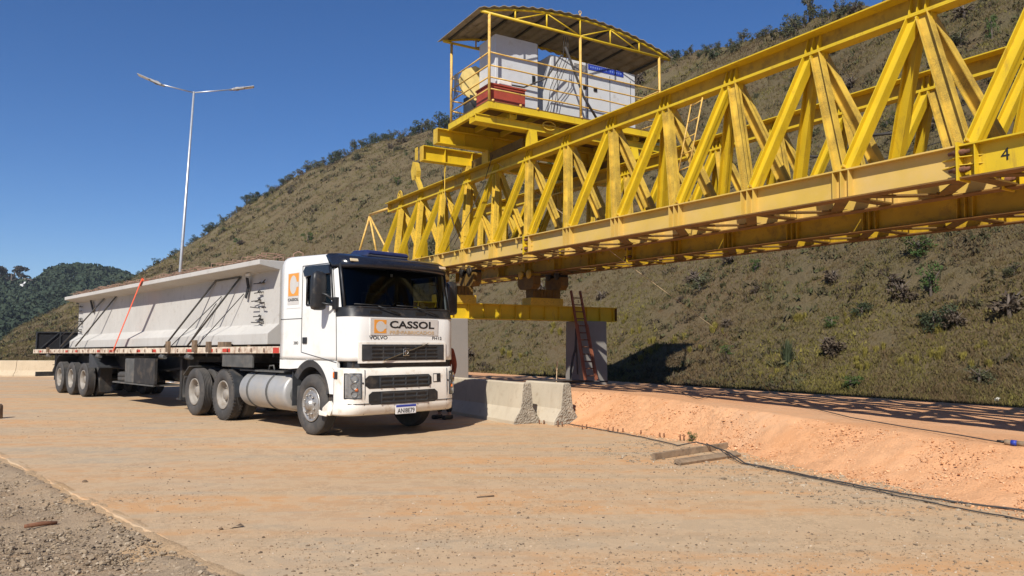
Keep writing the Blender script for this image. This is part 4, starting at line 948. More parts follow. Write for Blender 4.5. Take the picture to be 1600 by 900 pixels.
# lashings over the load
def rope(name, pts, r, mat, label, cat):
    mb = MB(); mb.tube([tuple(p) for p in pts], r, 7); o = mb.build(name, mat); o.matrix_world = TR; return tag(o, label, cat)
def sp_(px, py, v):
    r = ray(px, py); o = Vector((0, 0, EYE)); q = F0 + Vv * v; k = (q - o).dot(Vv) / r.dot(Vv); p = o + r * k - F0; return Vector((p.dot(U), v, p.z))
YW = 0.405
rope('lashing_cable', [sp_(95, 541, -0.02), sp_(165, 464, YW), sp_(183, 461.5, YW), sp_(118, 541, -0.02)], 0.022, M['grey_box'], 'steel lashing cable looped over the rear end of the concrete beam', 'cable')
rope('lashing_cable', [sp_(257, 541, -0.02), sp_(337, 439, YW), sp_(376, 433, YW), sp_(293, 540, -0.02)], 0.022, M['grey_box'], 'steel lashing cable looped through the front half of the concrete beam', 'cable')
rope('lashing_rope', [sp_(267, 541, -0.02), sp_(346, 463, YW)], 0.010, M['rope'], 'thin rope slanting up to the beam between the two legs of the front cable', 'rope')
rope('lashing_rope', [sp_(292, 541, -0.02), sp_(338, 474, YW)], 0.010, M['rope'], 'thin short rope slanting to the beam behind the front cable', 'rope')
rope('lashing_rope', [sp_(308, 540, -0.02), sp_(381, 459, YW)], 0.010, M['rope'], 'thin rope slanting up to the black cloth near the front end of the beam', 'rope')
rope('lashing_rope', [sp_(76, 541, 0.3), sp_(128, 498, 0.4)], 0.009, M['rope'], 'thin rope from the tailboard up to the rear end of the beam', 'rope')
e = sp_(222.5, 436, -0.02); c0 = sp_(176, 549, -0.035)
st = MB()
pth = [Vector((c0.x, -0.03, c0.z)), Vector((e.x, -0.03, e.z)), Vector((e.x + 0.02, -0.012, bz_(e.x, 3.185))), Vector((e.x + 0.1, 1.1, bz_(e.x, 3.25))), Vector((e.x + 0.2, 2.28, bz_(e.x, 3.18))), Vector((e.x + 0.2, 2.29, 1.4))]
for p, q in zip(pth[:-1], pth[1:]): st.bar(p, q, 0.11, 0.007, (0, -1, 0.3) if abs((q - p).y) < 0.2 else (0, 0, 1))
so_ = st.build('ratchet_strap', M['strap']); so_.matrix_world = TR; tag(so_, 'bright orange ratchet strap over the middle of the concrete beam', 'strap')
ck = MB(); p = sp_(386, 434, 0.33); q = sp_(386, 470, 0.30)
ck.bar(p, sp_(388, 448, 0.38), 0.11, 0.02, (0, 1, 0)); ck.bar(sp_(388, 448, 0.38), sp_(384, 466, 0.36), 0.09, 0.02, (0, 1, 0)); o = ck.build('black_cloth', M['cloth'], bevel=0.004); o.matrix_world = TR
tag(o, 'strip of black cloth hanging under the flange near the front end of the beam', 'cloth')
ck = MB(); p = sp_(141, 465, 0.35); ck.bar(sp_(141, 466, 0.36), sp_(146, 488, 0.38), 0.11, 0.02, (0, 1, 0)); o = ck.build('black_cloth', M['cloth'], bevel=0.004); o.matrix_world = TR
tag(o, 'strip of black cloth hanging under the flange near the rear end of the beam', 'cloth')
for px, py, w in ((387, 429, 'white rag knotted under the flange above the front black cloth'), (143, 465, 'white rag knotted under the flange above the rear black cloth')):
    c = sp_(px, py, 0.30); mb = MB(); V = []; b = bmesh.new(); bmesh.ops.create_icosphere(b, subdivisions=2, radius=1)
    for q in b.verts: V.append((c.x + q.co.x * 0.10 * random.uniform(0.6, 1.2), c.y + q.co.y * 0.035 * random.uniform(0.7, 1.2), c.z + q.co.z * 0.028 * random.uniform(0.5, 1.3)))
    mb.add(V, [tuple(k.index for k in f.verts) for f in b.faces]); b.free(); o = mb.build('rag', M['rag']); o.matrix_world = TR; tag(o, w, 'rag')

# ================================================================ the two launching girders
M['yellow_shade'] = simple('shade_dulled_yellow_paint', (0.46, 0.29, 0.012), 0.55, var=0.15, scale=2, dirt=(0.20, 0.12, 0.015), dirt_amt=0.4, dscale=5)  # yellow paint with shade put into its colour, for chords lying in shadow
HB = 2.19; PN = 1.5; NT = 18
def girder_frame(l): o = T0 + LAT * l - UPG * HB; return frame(o, D3, LAT, UPG)
G1 = girder_frame(0.1)
girder = thing('launching_girder', 'yellow truss girder nearest the lorry, its sunlit chords and diagonals unobstructed', 'girder', M=G1, group='twin girders of the launching gantry')
ZT = HB                                                 # underside of the top chord
X0, X1 = -0.95, PN * (NT - 0.3)
tc = MB(); tc.bar((X0, 0, ZT + 0.009), (X1, 0, ZT + 0.009), 0.20, 0.018); tc.bar((X0, -0.055, ZT + 0.271), (X1, -0.055, ZT + 0.271), 0.31, 0.018); wb = MB(); wb.bar((X0, 0, ZT + 0.14), (X1, 0, ZT + 0.14), 0.014, 0.244); wb.build('chord_web', M['yellow_shade'], girder)  # web colour darkened as shade; top flange widened to shade the web
for s in (-1, 1): tc.bar((X0, 0.096 * s, ZT + 0.030), (X1, 0.096 * s, ZT + 0.030), 0.010, 0.024)
for i in range(NT):
    for dx in (-0.10, 0, 0.10):
        for s in (-1, 1):
            x = PN * i + dx; tc.prism([(0.008 * s, ZT + 0.018), (0.098 * s, ZT + 0.018), (0.098 * s, ZT + 0.06), (0.03 * s, ZT + 0.262), (0.008 * s, ZT + 0.262)], (x - 0.005, 0, 0), (0, 1, 0), (0, 0, 1), (0.010, 0, 0))
    tc.bb((PN * i - 0.16, -0.05, ZT - 0.14), (PN * i + 0.16, 0.05, ZT - 0.001))
tc.build('top_chord', M['yellow'], girder)
SX = [-0.95, 5.46 * PN, 11.46 * PN, X1]
CH = 0.47
for s in (-1, 1):
    for k in range(3):
        a, b = SX[k] + 0.012, SX[k + 1] - 0.012; c = MB(); y = CH * s
        c.bar((a, y, 0.363), (b, y, 0.363), 0.20, 0.018); c.bar((a, y, 0.1865), (b, y, 0.1865), 0.014, 0.335); lf = MB(); lf.bar((a, y, 0.009), (b, y, 0.009), 0.20, 0.018); lf.build('lower_flange', M['flange_brown'], girder)
        for i in range(-1, NT):
            for dx in (-0.11, 0, 0.11):
                x = PN * (i + 0.5) + dx
                if a + 0.15 < x < b - 0.15:
                    for q in (-1, 1): c.bb((x - 0.005, y + 0.008 if q > 0 else y - 0.096, 0.019), (x + 0.005, y + 0.096 if q > 0 else y - 0.008, 0.353))
            if k == 0:
                for dx in (-0.4, 0.4):
                    x = PN * (i + 0.5) + dx
                    if a + 0.1 < x < b - 0.1: c.bb((x - 0.005, y - 0.098, 0.25), (x + 0.005, y - 0.05, 0.353))
        c.build('bottom_chord', M['yellow_fade'] if k < 2 else M['yellow'], girder)
    for x in SX[1:3]:
        p = MB(); y = CH * s; p.bb((x - 0.010, y - 0.125, -0.02), (x + 0.010, y + 0.125, 0.40)); po = p.build('splice_plate', M['yellow'], girder)
        for z in (0.10, 0.29):
            for yy in (y - 0.075, y + 0.075):
                q = MB(); q.lathe([(-0.11, 0.001), (-0.11, 0.022), (-0.06, 0.022), (-0.06, 0.032), (0.06, 0.032), (0.06, 0.022), (0.11, 0.022), (0.11, 0.001)], (x, yy, z), (1, 0, 0), 10); q.build('splice_bolt', M['rust'], po)
        q = MB()
        for z in (0.145, 0.235):
            for d in (-1, 1): q.prism([(0.012 * d, y - 0.10), (0.012 * d, y + 0.10), (0.24 * d, y - 0.012 if False else y)], (x, 0, z), (1, 0, 0), (0, 1, 0), (0, 0, 0.008))
        q.build('splice_gusset', M['yellow'], po)
# diagonals: four from every upper node
P4 = {}
for s in (-1, 1):
    for d in (-1, 1):
        top = Vector((0.055 * d, 0.045 * s, ZT - 0.01)); bot = Vector((0.5 * PN * d - 0.05 * d, CH * s, 0.374))
        nrm = Vector((0, s * (top.z - bot.z), CH)).normalized()
        P4[(s, d)] = (top, bot, nrm)
for s in (-1, 1):
    for d in (-1, 1):
        top, bot, nrm = P4[(s, d)]
        mb = MB(); ax = (bot - top).normalized(); w_ = nrm.cross(ax).normalized()
        # channel: back plate on the outer face, two lips
        mb.bar(top + nrm * 0.0, bot + nrm * 0.0, 0.150, 0.012, nrm)
        for q in (-1, 1): mb.bar(top + w_ * (0.069 * q) + nrm * (0.0), bot + w_ * (0.069 * q) + nrm * (0.0), 0.012, 0.125, nrm)
        first = None
        mats = {0: M['yellow'], 1: M['yellow_old'], 2: M['yellow_stain']}
        meshes = {}
        for i in range(NT):
            key = 0 if d < 0 else (1 if i < 5 else 2)
            if key not in meshes:
                o = mb.build('diagonal', mats[key], girder); meshes[key] = o.data
            else:
                o = bpy.data.objects.new('diagonal', meshes[key]); COL.objects.link(o); o.parent = girder
            o.location = (PN * i, 0, 0)
br = MB()
for i in range(-1, NT - 1):
    x = PN * (i + 0.5); br.bar((x, -CH + 0.06, 0.030), (x, CH - 0.06, 0.030), 0.16, 0.02)
    br.bar((x + 0.08, -CH + 0.08, 0.032), (x + PN / 2, CH - 0.08, 0.032), 0.15, 0.02); br.bar((x + PN / 2, CH - 0.08, 0.034), (x + PN - 0.08, -CH + 0.08, 0.034), 0.15, 0.02)
    br.prism([(x - 0.14, -CH + 0.03), (x + 0.14, -CH + 0.03), (x, -CH + 0.24)], (0, 0, 0.040), (1, 0, 0), (0, 1, 0), (0, 0, 0.008)); br.prism([(x + PN / 2 - 0.14, CH - 0.03), (x + PN / 2 + 0.14, CH - 0.03), (x + PN / 2, CH - 0.24)], (0, 0, 0.046), (1, 0, 0), (0, 1, 0), (0, 0, 0.008))
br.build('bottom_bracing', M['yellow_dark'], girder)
girder2 = dup(girder, girder_frame(2.92), 'second yellow truss girder, farther from us and seen in the gaps of the first', 'twin girders of the launching gantry')
wp = MB()
for k in range(9):
    a = -0.8 + k * 3.0
    for j in range(2): wp.bb((a, 2.03 + 0.21 * j, 0.0), (a + 2.96, 2.23 + 0.21 * j, 0.035))
wo = wp.build('shade_planks', M['wood']); wo.matrix_world = frame(T0 - UPG * (HB - 0.376) + LAT * 0.02, D3, LAT, UPG); tag(wo, 'added planks shading the lower chord between the two girders', 'shade planks')  # added planks, out of view, to keep the far girder's near chord in shade
shade_copies = {}
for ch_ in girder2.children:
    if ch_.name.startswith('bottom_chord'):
        if ch_.data.name not in shade_copies: k_ = ch_.data.copy(); k_.materials[0] = M['yellow_shade']; shade_copies[ch_.data.name] = k_  # far girder's lower chords take the shade-darkened yellow
        ch_.data = shade_copies[ch_.data.name]
# nose of the near girder
nz = MB(); R0 = Vector((-0.95, 0, ZT + 0.16))
nz.tube([R0, (-2.95, 0, ZT + 0.20)], 0.045, 8)
for q in ((-3.3, -0.32, 0.75), (-2.75, 0.35, 0.4), (-1.25, 0.15, 0.75)): nz.tube([(-2.95, 0, ZT + 0.15), q], 0.035, 7)
nz.build('nose_bracket', M['yellow_rail'], girder)
en = MB(); en.bb((-0.965, -0.11, ZT), (-0.95, 0.11, ZT + 0.28)); en.build('end_plate', M['yellow_old'], girder)
pu = MB(); pu.tube([(-0.15 + 0.17 * math.cos(a), -0.02, ZT + 0.40 + 0.17 * math.sin(a)) for a in np.linspace(0, 6.2832, 25)], 0.018, 6, cap=False)
for a in (0.3, 1.35, 2.4): pu.bar((-0.15 - 0.17 * math.cos(a), -0.02, ZT + 0.40 - 0.17 * math.sin(a)), (-0.15 + 0.17 * math.cos(a), -0.02, ZT + 0.40 + 0.17 * math.sin(a)), 0.02, 0.02)
pu.bb((-0.2, -0.06, ZT + 0.282), (-0.1, 0.02, ZT + 0.40)); pu.build('pulley', M['yellow_old'], girder)
pu = MB(); pu.bar((1.55, -0.02, ZT + 0.285), (1.12, -0.02, ZT + 0.82), 0.10, 0.12, (0, 1, 0)); pu.prism([(1.22, 0.70), (0.92, 0.72), (0.82, 1.0), (0.95, 1.28), (1.12, 1.22), (1.26, 0.95)], (0, -0.08, ZT), (1, 0, 0), (0, 0, 1), (0, 0.14, 0)); pu.build('deflector_block', M['yellow_old'], girder)
for a in (0.9, 1.6):
    pass
# "4" chalked on the near chord
text('chalk_number', '4', 0.13, (17.58, -CH - 0.009, 0.13), (1, 0, 0), (0, 0, 1), M['ink'], girder, 0.085, 0.0, 0.003)

# ================================================================ beams and machinery that run on the girders
def gthing(name, label, cat, group=None): return thing(name, label, cat, M=GR0, group=group)
def solo(mb, name, mat, label, cat, bevel=0, group=None):
    o = mb.build(name, mat, bevel=bevel); o.matrix_world = GR0; return tag(o, label, cat, group)
ZR = lambda a: 6.08 - 0.017 * a                        # top of the girders' upper chords
for a, z0, h, lb, l0 in ((4.55, 6.14, 0.38, 'lower of the two yellow crane beams that stick out left of the platform', -1.25), (5.65, 6.30, 0.36, 'upper of the two yellow crane beams that stick out left under the platform corner', -1.38)):
    t = gthing('crane_beam', lb, 'beam', 'crane beams lying across the girders')
    b = MB(); b.ibeam((a, l0, z0 + h / 2), (a, 4.6, z0 + h / 2), h, 0.22, 0.016, 0.02)
    for l in (-0.65, 0.12, 1.0, 2.0, 3.05): b.bb((a + 0.009, l, z0 + 0.02), (a + 0.10, l + 0.012, z0 + h - 0.02))
    b.build('beam_profile', M['yellow'], t)
    e = MB(); e.bb((a - 0.11, l0 - 0.012, z0), (a + 0.11, l0, z0 + h)); e.build('end_plate', M['yellow_old'], t)
    c = MB()
    if a < 5: c.bb((a - 0.16, l0 - 0.12, z0 + 0.02), (a - 0.02, l0 - 0.10, z0 + h - 0.04)); c.bar((a + 0.02, -0.62, z0 - 0.22), (a + 0.02, -0.62, z0 - 0.001), 0.06, 0.02); c.tube([(a + 0.02, -0.62, z0 - 0.2), (a + 0.02, -0.62, z0 - 1.75)], 0.012, 6)
    for l in (-0.05, 2.95): c.bb((a - 0.16, l, ZR(a) + 0.006), (a + 0.16, l + 0.22, z0 - 0.004))
    c.build('seat_block', M['yellow_old'], t)
t = gthing('crane_beam', 'yellow platform beam with upturned lip running under the front edge of the machine platform', 'beam', 'crane beams lying across the girders')
b = MB(); a, z0 = 7.62, 6.34; b.bb((a - 0.28, -1.36, z0), (a, 4.3, z0 + 0.012)); b.bb((a - 0.012, -1.36, z0 + 0.013), (a, 4.3, z0 + 0.15)); b.bb((a - 0.28, -1.36, z0 + 0.013), (a - 0.268, 4.3, z0 + 0.15)); b.bb((a - 0.02, -1.36, z0 + 0.151), (a + 0.03, 4.3, z0 + 0.165))
b.bb((a - 0.32, -1.36, z0 + 0.151), (a - 0.265, 4.3, z0 + 0.165)); b.build('trough_beam', M['yellow'], t)
for l in (0.0, 2.95):
    lg = MB(); lg.prism([(a - 0.16, ZR(a) + 0.005), (a + 0.08, ZR(a) + 0.005), (a + 0.02, z0 - 0.003), (a - 0.10, z0 - 0.003)], (0, l, 0), (1, 0, 0), (0, 0, 1), (0, 0.20, 0)); lg.build('support_leg', M['yellow'], t)
b = MB(); c = Vector((a + 0.04, 0.52, z0 + 0.16)); b.tube([c + Vector((0.0 + 0.05 * math.sin(k) * 0, 0.17 * math.cos(k), 0.10 * math.sin(k))) for k in np.linspace(0, 6.2832, 21)], 0.02, 6, cap=False); b.bar(c - Vector((0, 0.15, 0)), c + Vector((0, 0.15, 0)), 0.03, 0.03); b.build('hand_wheel', M['yellow_old'], t)
for l, lb in ((0.1, 'dark wheeled carriage on the near girder under the machine platform'), (3.05, 'dark wheeled carriage on the far girder under the machine platform')):
    t = gthing('end_carriage', lb, 'carriage', 'wheeled carriages of the platform')
    b = MB(); b.bb((4.85, l - 0.10, ZR(6) + 0.05), (7.35, l + 0.10, ZR(6) + 0.25)); b.build('carriage_frame', M['yellow_dark'], t)
    for a in (5.0, 6.0, 7.2):
        w = MB(); w.lathe([(-0.06, 0.001), (-0.06, 0.07), (0.06, 0.07), (0.06, 0.001)], (a, l, ZR(a) + 0.085), (0, 1, 0), 16); w.build('carriage_wheel', M['dark'], t)

# ---- machine platform with its roof
PA0, PA1, PL0, PL1, PZ = 5.80, 7.76, -1.12, 3.84, 6.80
plat = gthing('machine_platform', 'yellow railed platform with a curved corrugated roof standing on the girders', 'platform')
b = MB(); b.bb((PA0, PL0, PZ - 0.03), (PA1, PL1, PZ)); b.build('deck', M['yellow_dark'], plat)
b = MB()
for a in (PA0 + 0.005, PA1 - 0.005): b.bb((a - 0.012, PL0, PZ - 0.17), (a + 0.012, PL1, PZ - 0.031)); b.bb((a - 0.05, PL0, PZ - 0.184), (a + 0.05, PL1, PZ - 0.171))
for l in (PL0 + 0.01, PL1 - 0.01): b.bb((PA0 + 0.02, l - 0.012, PZ - 0.17), (PA1 - 0.02, l + 0.012, PZ - 0.031)); b.bb((PA0 + 0.06, l - 0.045, PZ - 0.187), (PA1 - 0.06, l + 0.045, PZ - 0.172))
for l in np.linspace(PL0 + 0.7, PL1 - 0.7, 6): b.bb((PA0 + 0.06, l - 0.03, PZ - 0.15), (PA1 - 0.06, l + 0.03, PZ - 0.032))
for l in (-0.55, 2.95):
    for q in (0, 0.16): b.bb((PA1 - 0.20, l + q, z0 + 0.17), (PA1 - 0.04, l + q + 0.012, PZ - 0.19))
    b.bb((PA1 - 0.12, l, z0 + 0.17), (PA1 - 0.10, l + 0.17, PZ - 0.19))
b.build('edge_frame', M['yellow'], plat)
ZB = 8.75; RL0, RL1, RA0, RA1 = -1.30, 4.15, 5.66, 7.74; RC = (RL0 + RL1) / 2; RISE = 0.42
def arch(l): k = (l - RC) / ((RL1 - RL0) / 2); return ZB + 0.03 + RISE * (1 - k * k)
for a in (PA0 + 0.06, PA1 - 0.03):
    for l in (PL0 + 0.04, 1.36, PL1 - 0.04):
        p = MB(); p.tube([(a, l, PZ), (a, l, ZB)], 0.032, 10); p.build('post', M['yellow_rail'], plat)
for a in (PA0 + 0.06, PA1 - 0.03):
    for h in (0.27, 0.53, 0.80, 1.08):
        r = MB(); pts = [(a + random.uniform(-0.01, 0.01), l, PZ + h + random.uniform(-0.012, 0.012)) for l in np.linspace(PL0 + 0.04, PL1 - 0.04, 9)]; r.tube(pts, 0.017, 7); r.build('railing', M['yellow_rail'], plat)
for l in (PL0 + 0.04, PL1 - 0.04):
    for h in (0.27, 0.53, 0.80, 1.08):
        r = MB(); r.tube([(PA0 + 0.06, l, PZ + h), (PA1 - 0.03, l, PZ + h)], 0.017, 7); r.build('railing', M['yellow_rail'], plat)
for a in (PA0 + 0.06, PA1 - 0.03):
    b = MB(); b.tube([(a, RL0, ZB), (a, RL1, ZB)], 0.032, 8)
    b.tube([(a, l, arch(l) - 0.03) for l in np.linspace(RL0, RL1, 25)], 0.028, 8)
    for l in (-0.42, 0.42, 1.36, 2.25, 3.15):
        b.tube([(a, l, ZB), (a, l, arch(l) - 0.03)], 0.02, 7)
    for (l0, l1) in ((0.42, -0.42), (0.42, 1.36), (2.25, 1.36), (2.25, 3.15)): b.tube([(a, l0, arch(l0) - 0.05), (a, l1, ZB + 0.02)], 0.015, 6)
    b.build('roof_truss', M['yellow'], plat)
N = 220; ls = np.linspace(RL0 - 0.06, RL1 + 0.06, N)
V = []; F = []
for a in (RA0, RA1 + 0.06):
    for k, l in enumerate(ls): V.append((a, l, arch(max(RL0, min(RL1, l))) + 0.035 + 0.016 * math.cos(2 * math.pi * l / 0.25)))
F = [(k, k + 1, N + k + 1, N + k) for k in range(N - 1)]
b = MB(); b.add(V, F, False); ro = b.build('roof_sheeting', M['roofing'], plat); q = ro.modifiers.new('t', 'SOLIDIFY'); q.thickness = 0.012
b = MB()
for l in np.linspace(RL0 + 0.15, RL1 - 0.15, 7): b.bb((RA0 + 0.05, l - 0.02, arch(l) - 0.035), (RA1, l + 0.02, arch(l) + 0.012))
b.build('purlin', M['grille'], plat)
b = MB(); b.tube([(PA1 - 0.03, 1.36, arch(1.36)), (PA1 - 0.03, 1.36, arch(1.36) + 0.11)], 0.02, 7); b.tube([(PA1 - 0.03, 1.36 + 0.035 * math.cos(k), arch(1.36) + 0.14 + 0.035 * math.sin(k)) for k in np.linspace(0, 6.2832, 13)], 0.009, 5, cap=False); b.build('lifting_eye', M['yellow_rail'], plat)
ft = MB()
for l in (-1.0, -0.3, 0.15, 1.36, 2.1): ft.tube([(PA1 + 0.0, l, PZ - 0.02), (PA1 + 0.0, l, PZ + 0.03)], 0.03, 8)
ft.build('post_foot', M['yellow_rail'], plat)
# machines standing on it
t = gthing('control_cabinet', 'tall light grey cabinet at the left end of the machine platform', 'cabinet')
b = MB(); b.bb((6.45, -0.64, PZ + 0.004), (7.22, 0.50, 8.58)); b.build('cabinet_body', M['cabinet'], t, 0.012)
b = MB(); b.bb((7.2205, 0.34, 7.60), (7.24, 0.42, 7.78)); b.build('door_latch', M['ink'], t)
t = gthing('generator', 'long light grey generator cabinet with a blue name strip on the machine platform', 'generator')
b = MB(); b.bb((6.30, 0.86, PZ + 0.18), (7.22, 3.44, 8.40)); b.build('enclosure', M['cabinet'], t, 0.015)
b = MB(); b.bb((6.28, 0.84, PZ + 0.004), (7.24, 3.46, PZ + 0.178)); b.build('base_frame', M['dark'], t)
b = MB()
for l in (1.05, 1.93, 2.62, 3.28): b.bb((7.2205, l, PZ + 0.24), (7.226, l + 0.012, 8.20))
b.build('door_joint', M['grille'], t)
b = MB(); b.bb((7.2205, 1.52, 8.13), (7.228, 1.92, 8.34)); vo = b.build('vent', M['sign'], t)
b = MB()
for k in range(6): b.bb((7.2285, 1.54, 8.145 + 0.032 * k), (7.234, 1.90, 8.157 + 0.032 * k))
b.build('vent_slats', M['grille'], vo)
b = MB(); b.bb((7.2205, 1.96, 8.25), (7.230, 3.06, 8.385)); nb_ = b.build('name_strip', M['blue'], t)
b = MB()
for k in range(15):
    if k not in (8,): b.bb((7.2305, 2.02 + k * 0.067, 8.295), (7.233, 2.055 + k * 0.067, 8.345))
b.build('strip_marks', simple('pale_blue_print', (0.14, 0.22, 0.55), 0.5), nb_)
for l in (1.80, 2.12):
    b = MB(); b.bb((7.2205, l, 7.73), (7.24, l + 0.10, 7.83)); b.build('latch', M['ink'], t)
t = gthing('tank', 'low red tank in the near left corner of the machine platform', 'tank')
b = MB(); b.bb((6.95, -0.98, PZ + 0.004), (7.60, -0.08, 7.22)); b.build('tank_body', M['redtank'], t, 0.012)
b = MB(); b.bb((6.93, -1.0, 7.2205), (7.62, -0.06, 7.26)); b.build('tank_lid', M['redtank'], t, 0.008)
t = gthing('jerrycan', 'cream jerrycan standing on the red tank', 'can')
b = MB(); b.bb((7.30, -0.72, 7.262), (7.50, -0.36, 7.42)); b.build('can_body', M['rag'], t, 0.03)
b = MB(); b.tube([(7.40, -0.66, 7.41), (7.40, -0.62, 7.48), (7.40, -0.50, 7.48), (7.40, -0.46, 7.41)], 0.014, 6); b.tube([(7.40, -0.40, 7.41), (7.40, -0.40, 7.46)], 0.025, 8); b.build('handle', M['rag'], t)
t = gthing('cable_reel', 'pale yellow cable reel behind the railing at the left end of the platform', 'reel')
b = MB(); b.lathe([(0, 0.001), (0, 0.42), (0.03, 0.42), (0.03, 0.001)], (6.28, -0.66, 7.70), (1, -0.25, 0), 8, False); b.build('reel_flange', simple('pale_yellow_reel', (0.62, 0.47, 0.16), 0.6), t)
b = MB(); b.lathe([(0.03, 0.001), (0.03, 0.2), (-0.28, 0.2), (-0.28, 0.001)], (6.24, -0.65, 7.70), (1, -0.25, 0), 16, False); b.bb((5.95, -0.8, PZ + 0.003), (6.3, -0.5, 7.40)); b.build('reel_drum', M['grille'], t)
hk = MB()
for k in range(6):
    l0 = PL0 + 0.03; a = 6.0 + 0.05 * k + random.uniform(-0.03, 0.03); h = random.uniform(0.3, 0.8)
    hk.tube([(a, l0 - 0.02, PZ + 1.08), (a + random.uniform(-0.06, 0.06), l0 - 0.03, PZ + 1.08 - h * 0.6), (a + 0.04, l0 - 0.03, PZ + 1.08 - h), (a + 0.08, l0 - 0.025, PZ + 1.08 - h * 0.5), (a + 0.07, l0 - 0.02, PZ + 1.09)], 0.007, 6)
solo(hk, 'cable_hank', M['rope'], 'hank of black cables hung over the railing at the left end of the platform', 'cable')
cb = MB()
for k in range(3):
    l0 = 0.95 + 0.06 * k; cb.tube([(PA1 - 0.1, l0 - 0.02, ZB - 0.02), (PA1 - 0.14, l0 + 0.02, ZB - 0.30), (PA1 - 0.16, l0 + 0.05 * math.sin(k), 8.2), (PA1 - 0.30, l0 - 0.25 + 0.03 * k, 7.5), (PA1 - 0.36, l0 - 0.32 + 0.03 * k, PZ + 0.02)], 0.008, 6)
cb.tube([(PA1 - 0.1, 0.98, 8.45), (PA1 - 0.05, 1.15, 8.0), (PA1 - 0.02, 1.45, 7.3), (PA1 + 0.03, 1.85, PZ - 0.05)], 0.028, 8)
cb.tube([(PA1 - 0.2, 0.95, 8.3), (PA1 - 0.3, 0.6, 7.7), (PA1 - 0.5, 0.1, 7.45), (PA1 - 0.5, -0.3, 7.44)], 0.02, 7)
solo(cb, 'power_cable', M['rope'], 'bundle of dark power cables dropping from the roof in front of the generator', 'cable')
# ladder hooked inside the near girder
t = thing('girder_ladder', 'thin yellow rung ladder hanging inside the near girder', 'ladder', M=GR0)
b = MB(); p0, p1, q0, q1 = Vector((12.66, 0.02, 5.50)), Vector((12.30, -0.05, 4.05)), Vector((12.96, -0.02, 5.52)), Vector((12.60, -0.1, 4.05))
b.tube([p0, p1], 0.012, 6); b.tube([q0, q1], 0.012, 6); b.build('stile', M['yellow_rail'], t)
for k in range(6): f = (k + 0.15) / 5.6; b = MB(); b.tube([p0.lerp(p1, f), q0.lerp(q1, f)], 0.010, 6); b.build('rung', M['yellow_rail'], t)
# wires along the girders
for lb, pts in (('thin wire slung from girder to girder at the upper right', [(9.5, 4.2, 5.1), (13, 4.0, 5.35), (18, 3.9, 5.75), (24, 3.8, 6.1)]), ('thin second wire slung behind the girders at the upper right', [(9.5, 4.4, 4.7), (13, 4.2, 4.95), (18, 4.1, 5.25), (24, 4.0, 5.6)])):
    w = MB(); w.tube(pts, 0.009, 5); solo(w, 'wire', M['rope'], lb, 'wire')
w = MB(); w.tube([(8, 3.7, 5.35), (10.4, 3.75, 5.2), (11.8, 3.6, 5.3), (12.6, 3.7, 5.1), (13.4, 3.8, 5.35), (14.4, 3.6, 5.15)], 0.025, 6); solo(w, 'hose', M['rope'], 'black hose snaking between the two girders near the ladder', 'hose')
w = MB(); w.tube([(3.9, -0.42, 6.2), (4.4, -0.43, 5.0), (4.9, -0.44, 4.35), (4.6, -0.6, 3.9)], 0.010, 5); w.tube([(6.15, -0.1, 6.1), (6.0, -0.3, 5.3), (5.2, -0.5, 4.3), (5.1, -0.6, 4.0)], 0.009, 5); solo(w, 'wire', M['rope'], 'loose wires hanging down in front of the near girder under the platform', 'wire')
# guy line from the girder down to the embankment
w = MB(); w.tube([(6.2, 0.0, 5.9), (9.2, 1.2, 3.4), (9.6, 4.0, 1.7), (10.0, 4.9, 0.45)], 0.005, 5)
solo(w, 'guy_line', M['tan_ink'], 'thin guy line slanting from the near girder to the orange earth', 'wire')

# ================================================================ supports under the girders
XBA = 3.7
t = gthing('support_beam', 'heavy yellow support beam lying on the two concrete piers under the girders', 'beam')
b = MB(); 
for da in (-0.11, 0.11): b.ibeam((XBA + da, -2.2, 2.44), (XBA + da, 5.42, 2.44), 0.42, 0.2, 0.016, 0.022)
for l in np.linspace(-2.0, 5.3, 16): b.bb((XBA + 0.12, l, 2.255), (XBA + 0.205, l + 0.012, 2.625))
b.build('twin_beam', M['yellow'], t)
e = MB(); e.bb((XBA - 0.21, 5.421, 2.23), (XBA + 0.21, 5.433, 2.65)); e.build('end_plate', M['yellow_dark'], t)
for l, lb in ((0.1, 'yellow roller bogie under the near girder beside the lorry cab'), (2.92, 'dark yellow roller bogie under the far girder on the support beam')):
    t = gthing('roller_bogie', lb, 'bogie', 'roller bogies on the support beam')
    b = MB(); b.bb((XBA - 0.24, l - 0.55, 2.654), (XBA + 0.22, l + 0.55, 2.86)); b.build('base_box', M['yellow_old'], t, 0.008)
    b = MB(); b.bb((XBA - 0.18, l - 0.46, 2.864), (XBA + 0.20, l + 0.46, 3.10))
    for q in np.linspace(l - 0.43, l + 0.41, 9): b.bb((XBA + 0.2005, q, 2.87), (XBA + 0.23, q + 0.015, 3.09))
    b.build('middle_box', M['yellow_dark'], t)
    for s in (-1, 1):
        y = l + s * CH
        b = MB(); b.prism([(XBA - 0.42, 3.22), (XBA - 0.3, 3.104), (XBA + 0.3, 3.104), (XBA + 0.42, 3.22), (XBA + 0.42, 3.46), (XBA - 0.42, 3.46)], (0, y - 0.12, 0), (1, 0, 0), (0, 0, 1), (0, 0.24, 0)); b.build('rocker', M['yellow_dark'], t)
        for a in (XBA - 0.22, XBA + 0.22):
            w = MB(); w.lathe([(-0.16, 0.001), (-0.16, 0.13), (-0.135, 0.13), (-0.135, 0.105), (0.135, 0.105), (0.135, 0.13), (0.16, 0.13), (0.16, 0.001)], (a, y, 3.52 - 0.017 * (a - XBA)), (0, 1, 0), 20); w.build('roller', M['yellow_old'] if s < 0 else M['dark'], t)
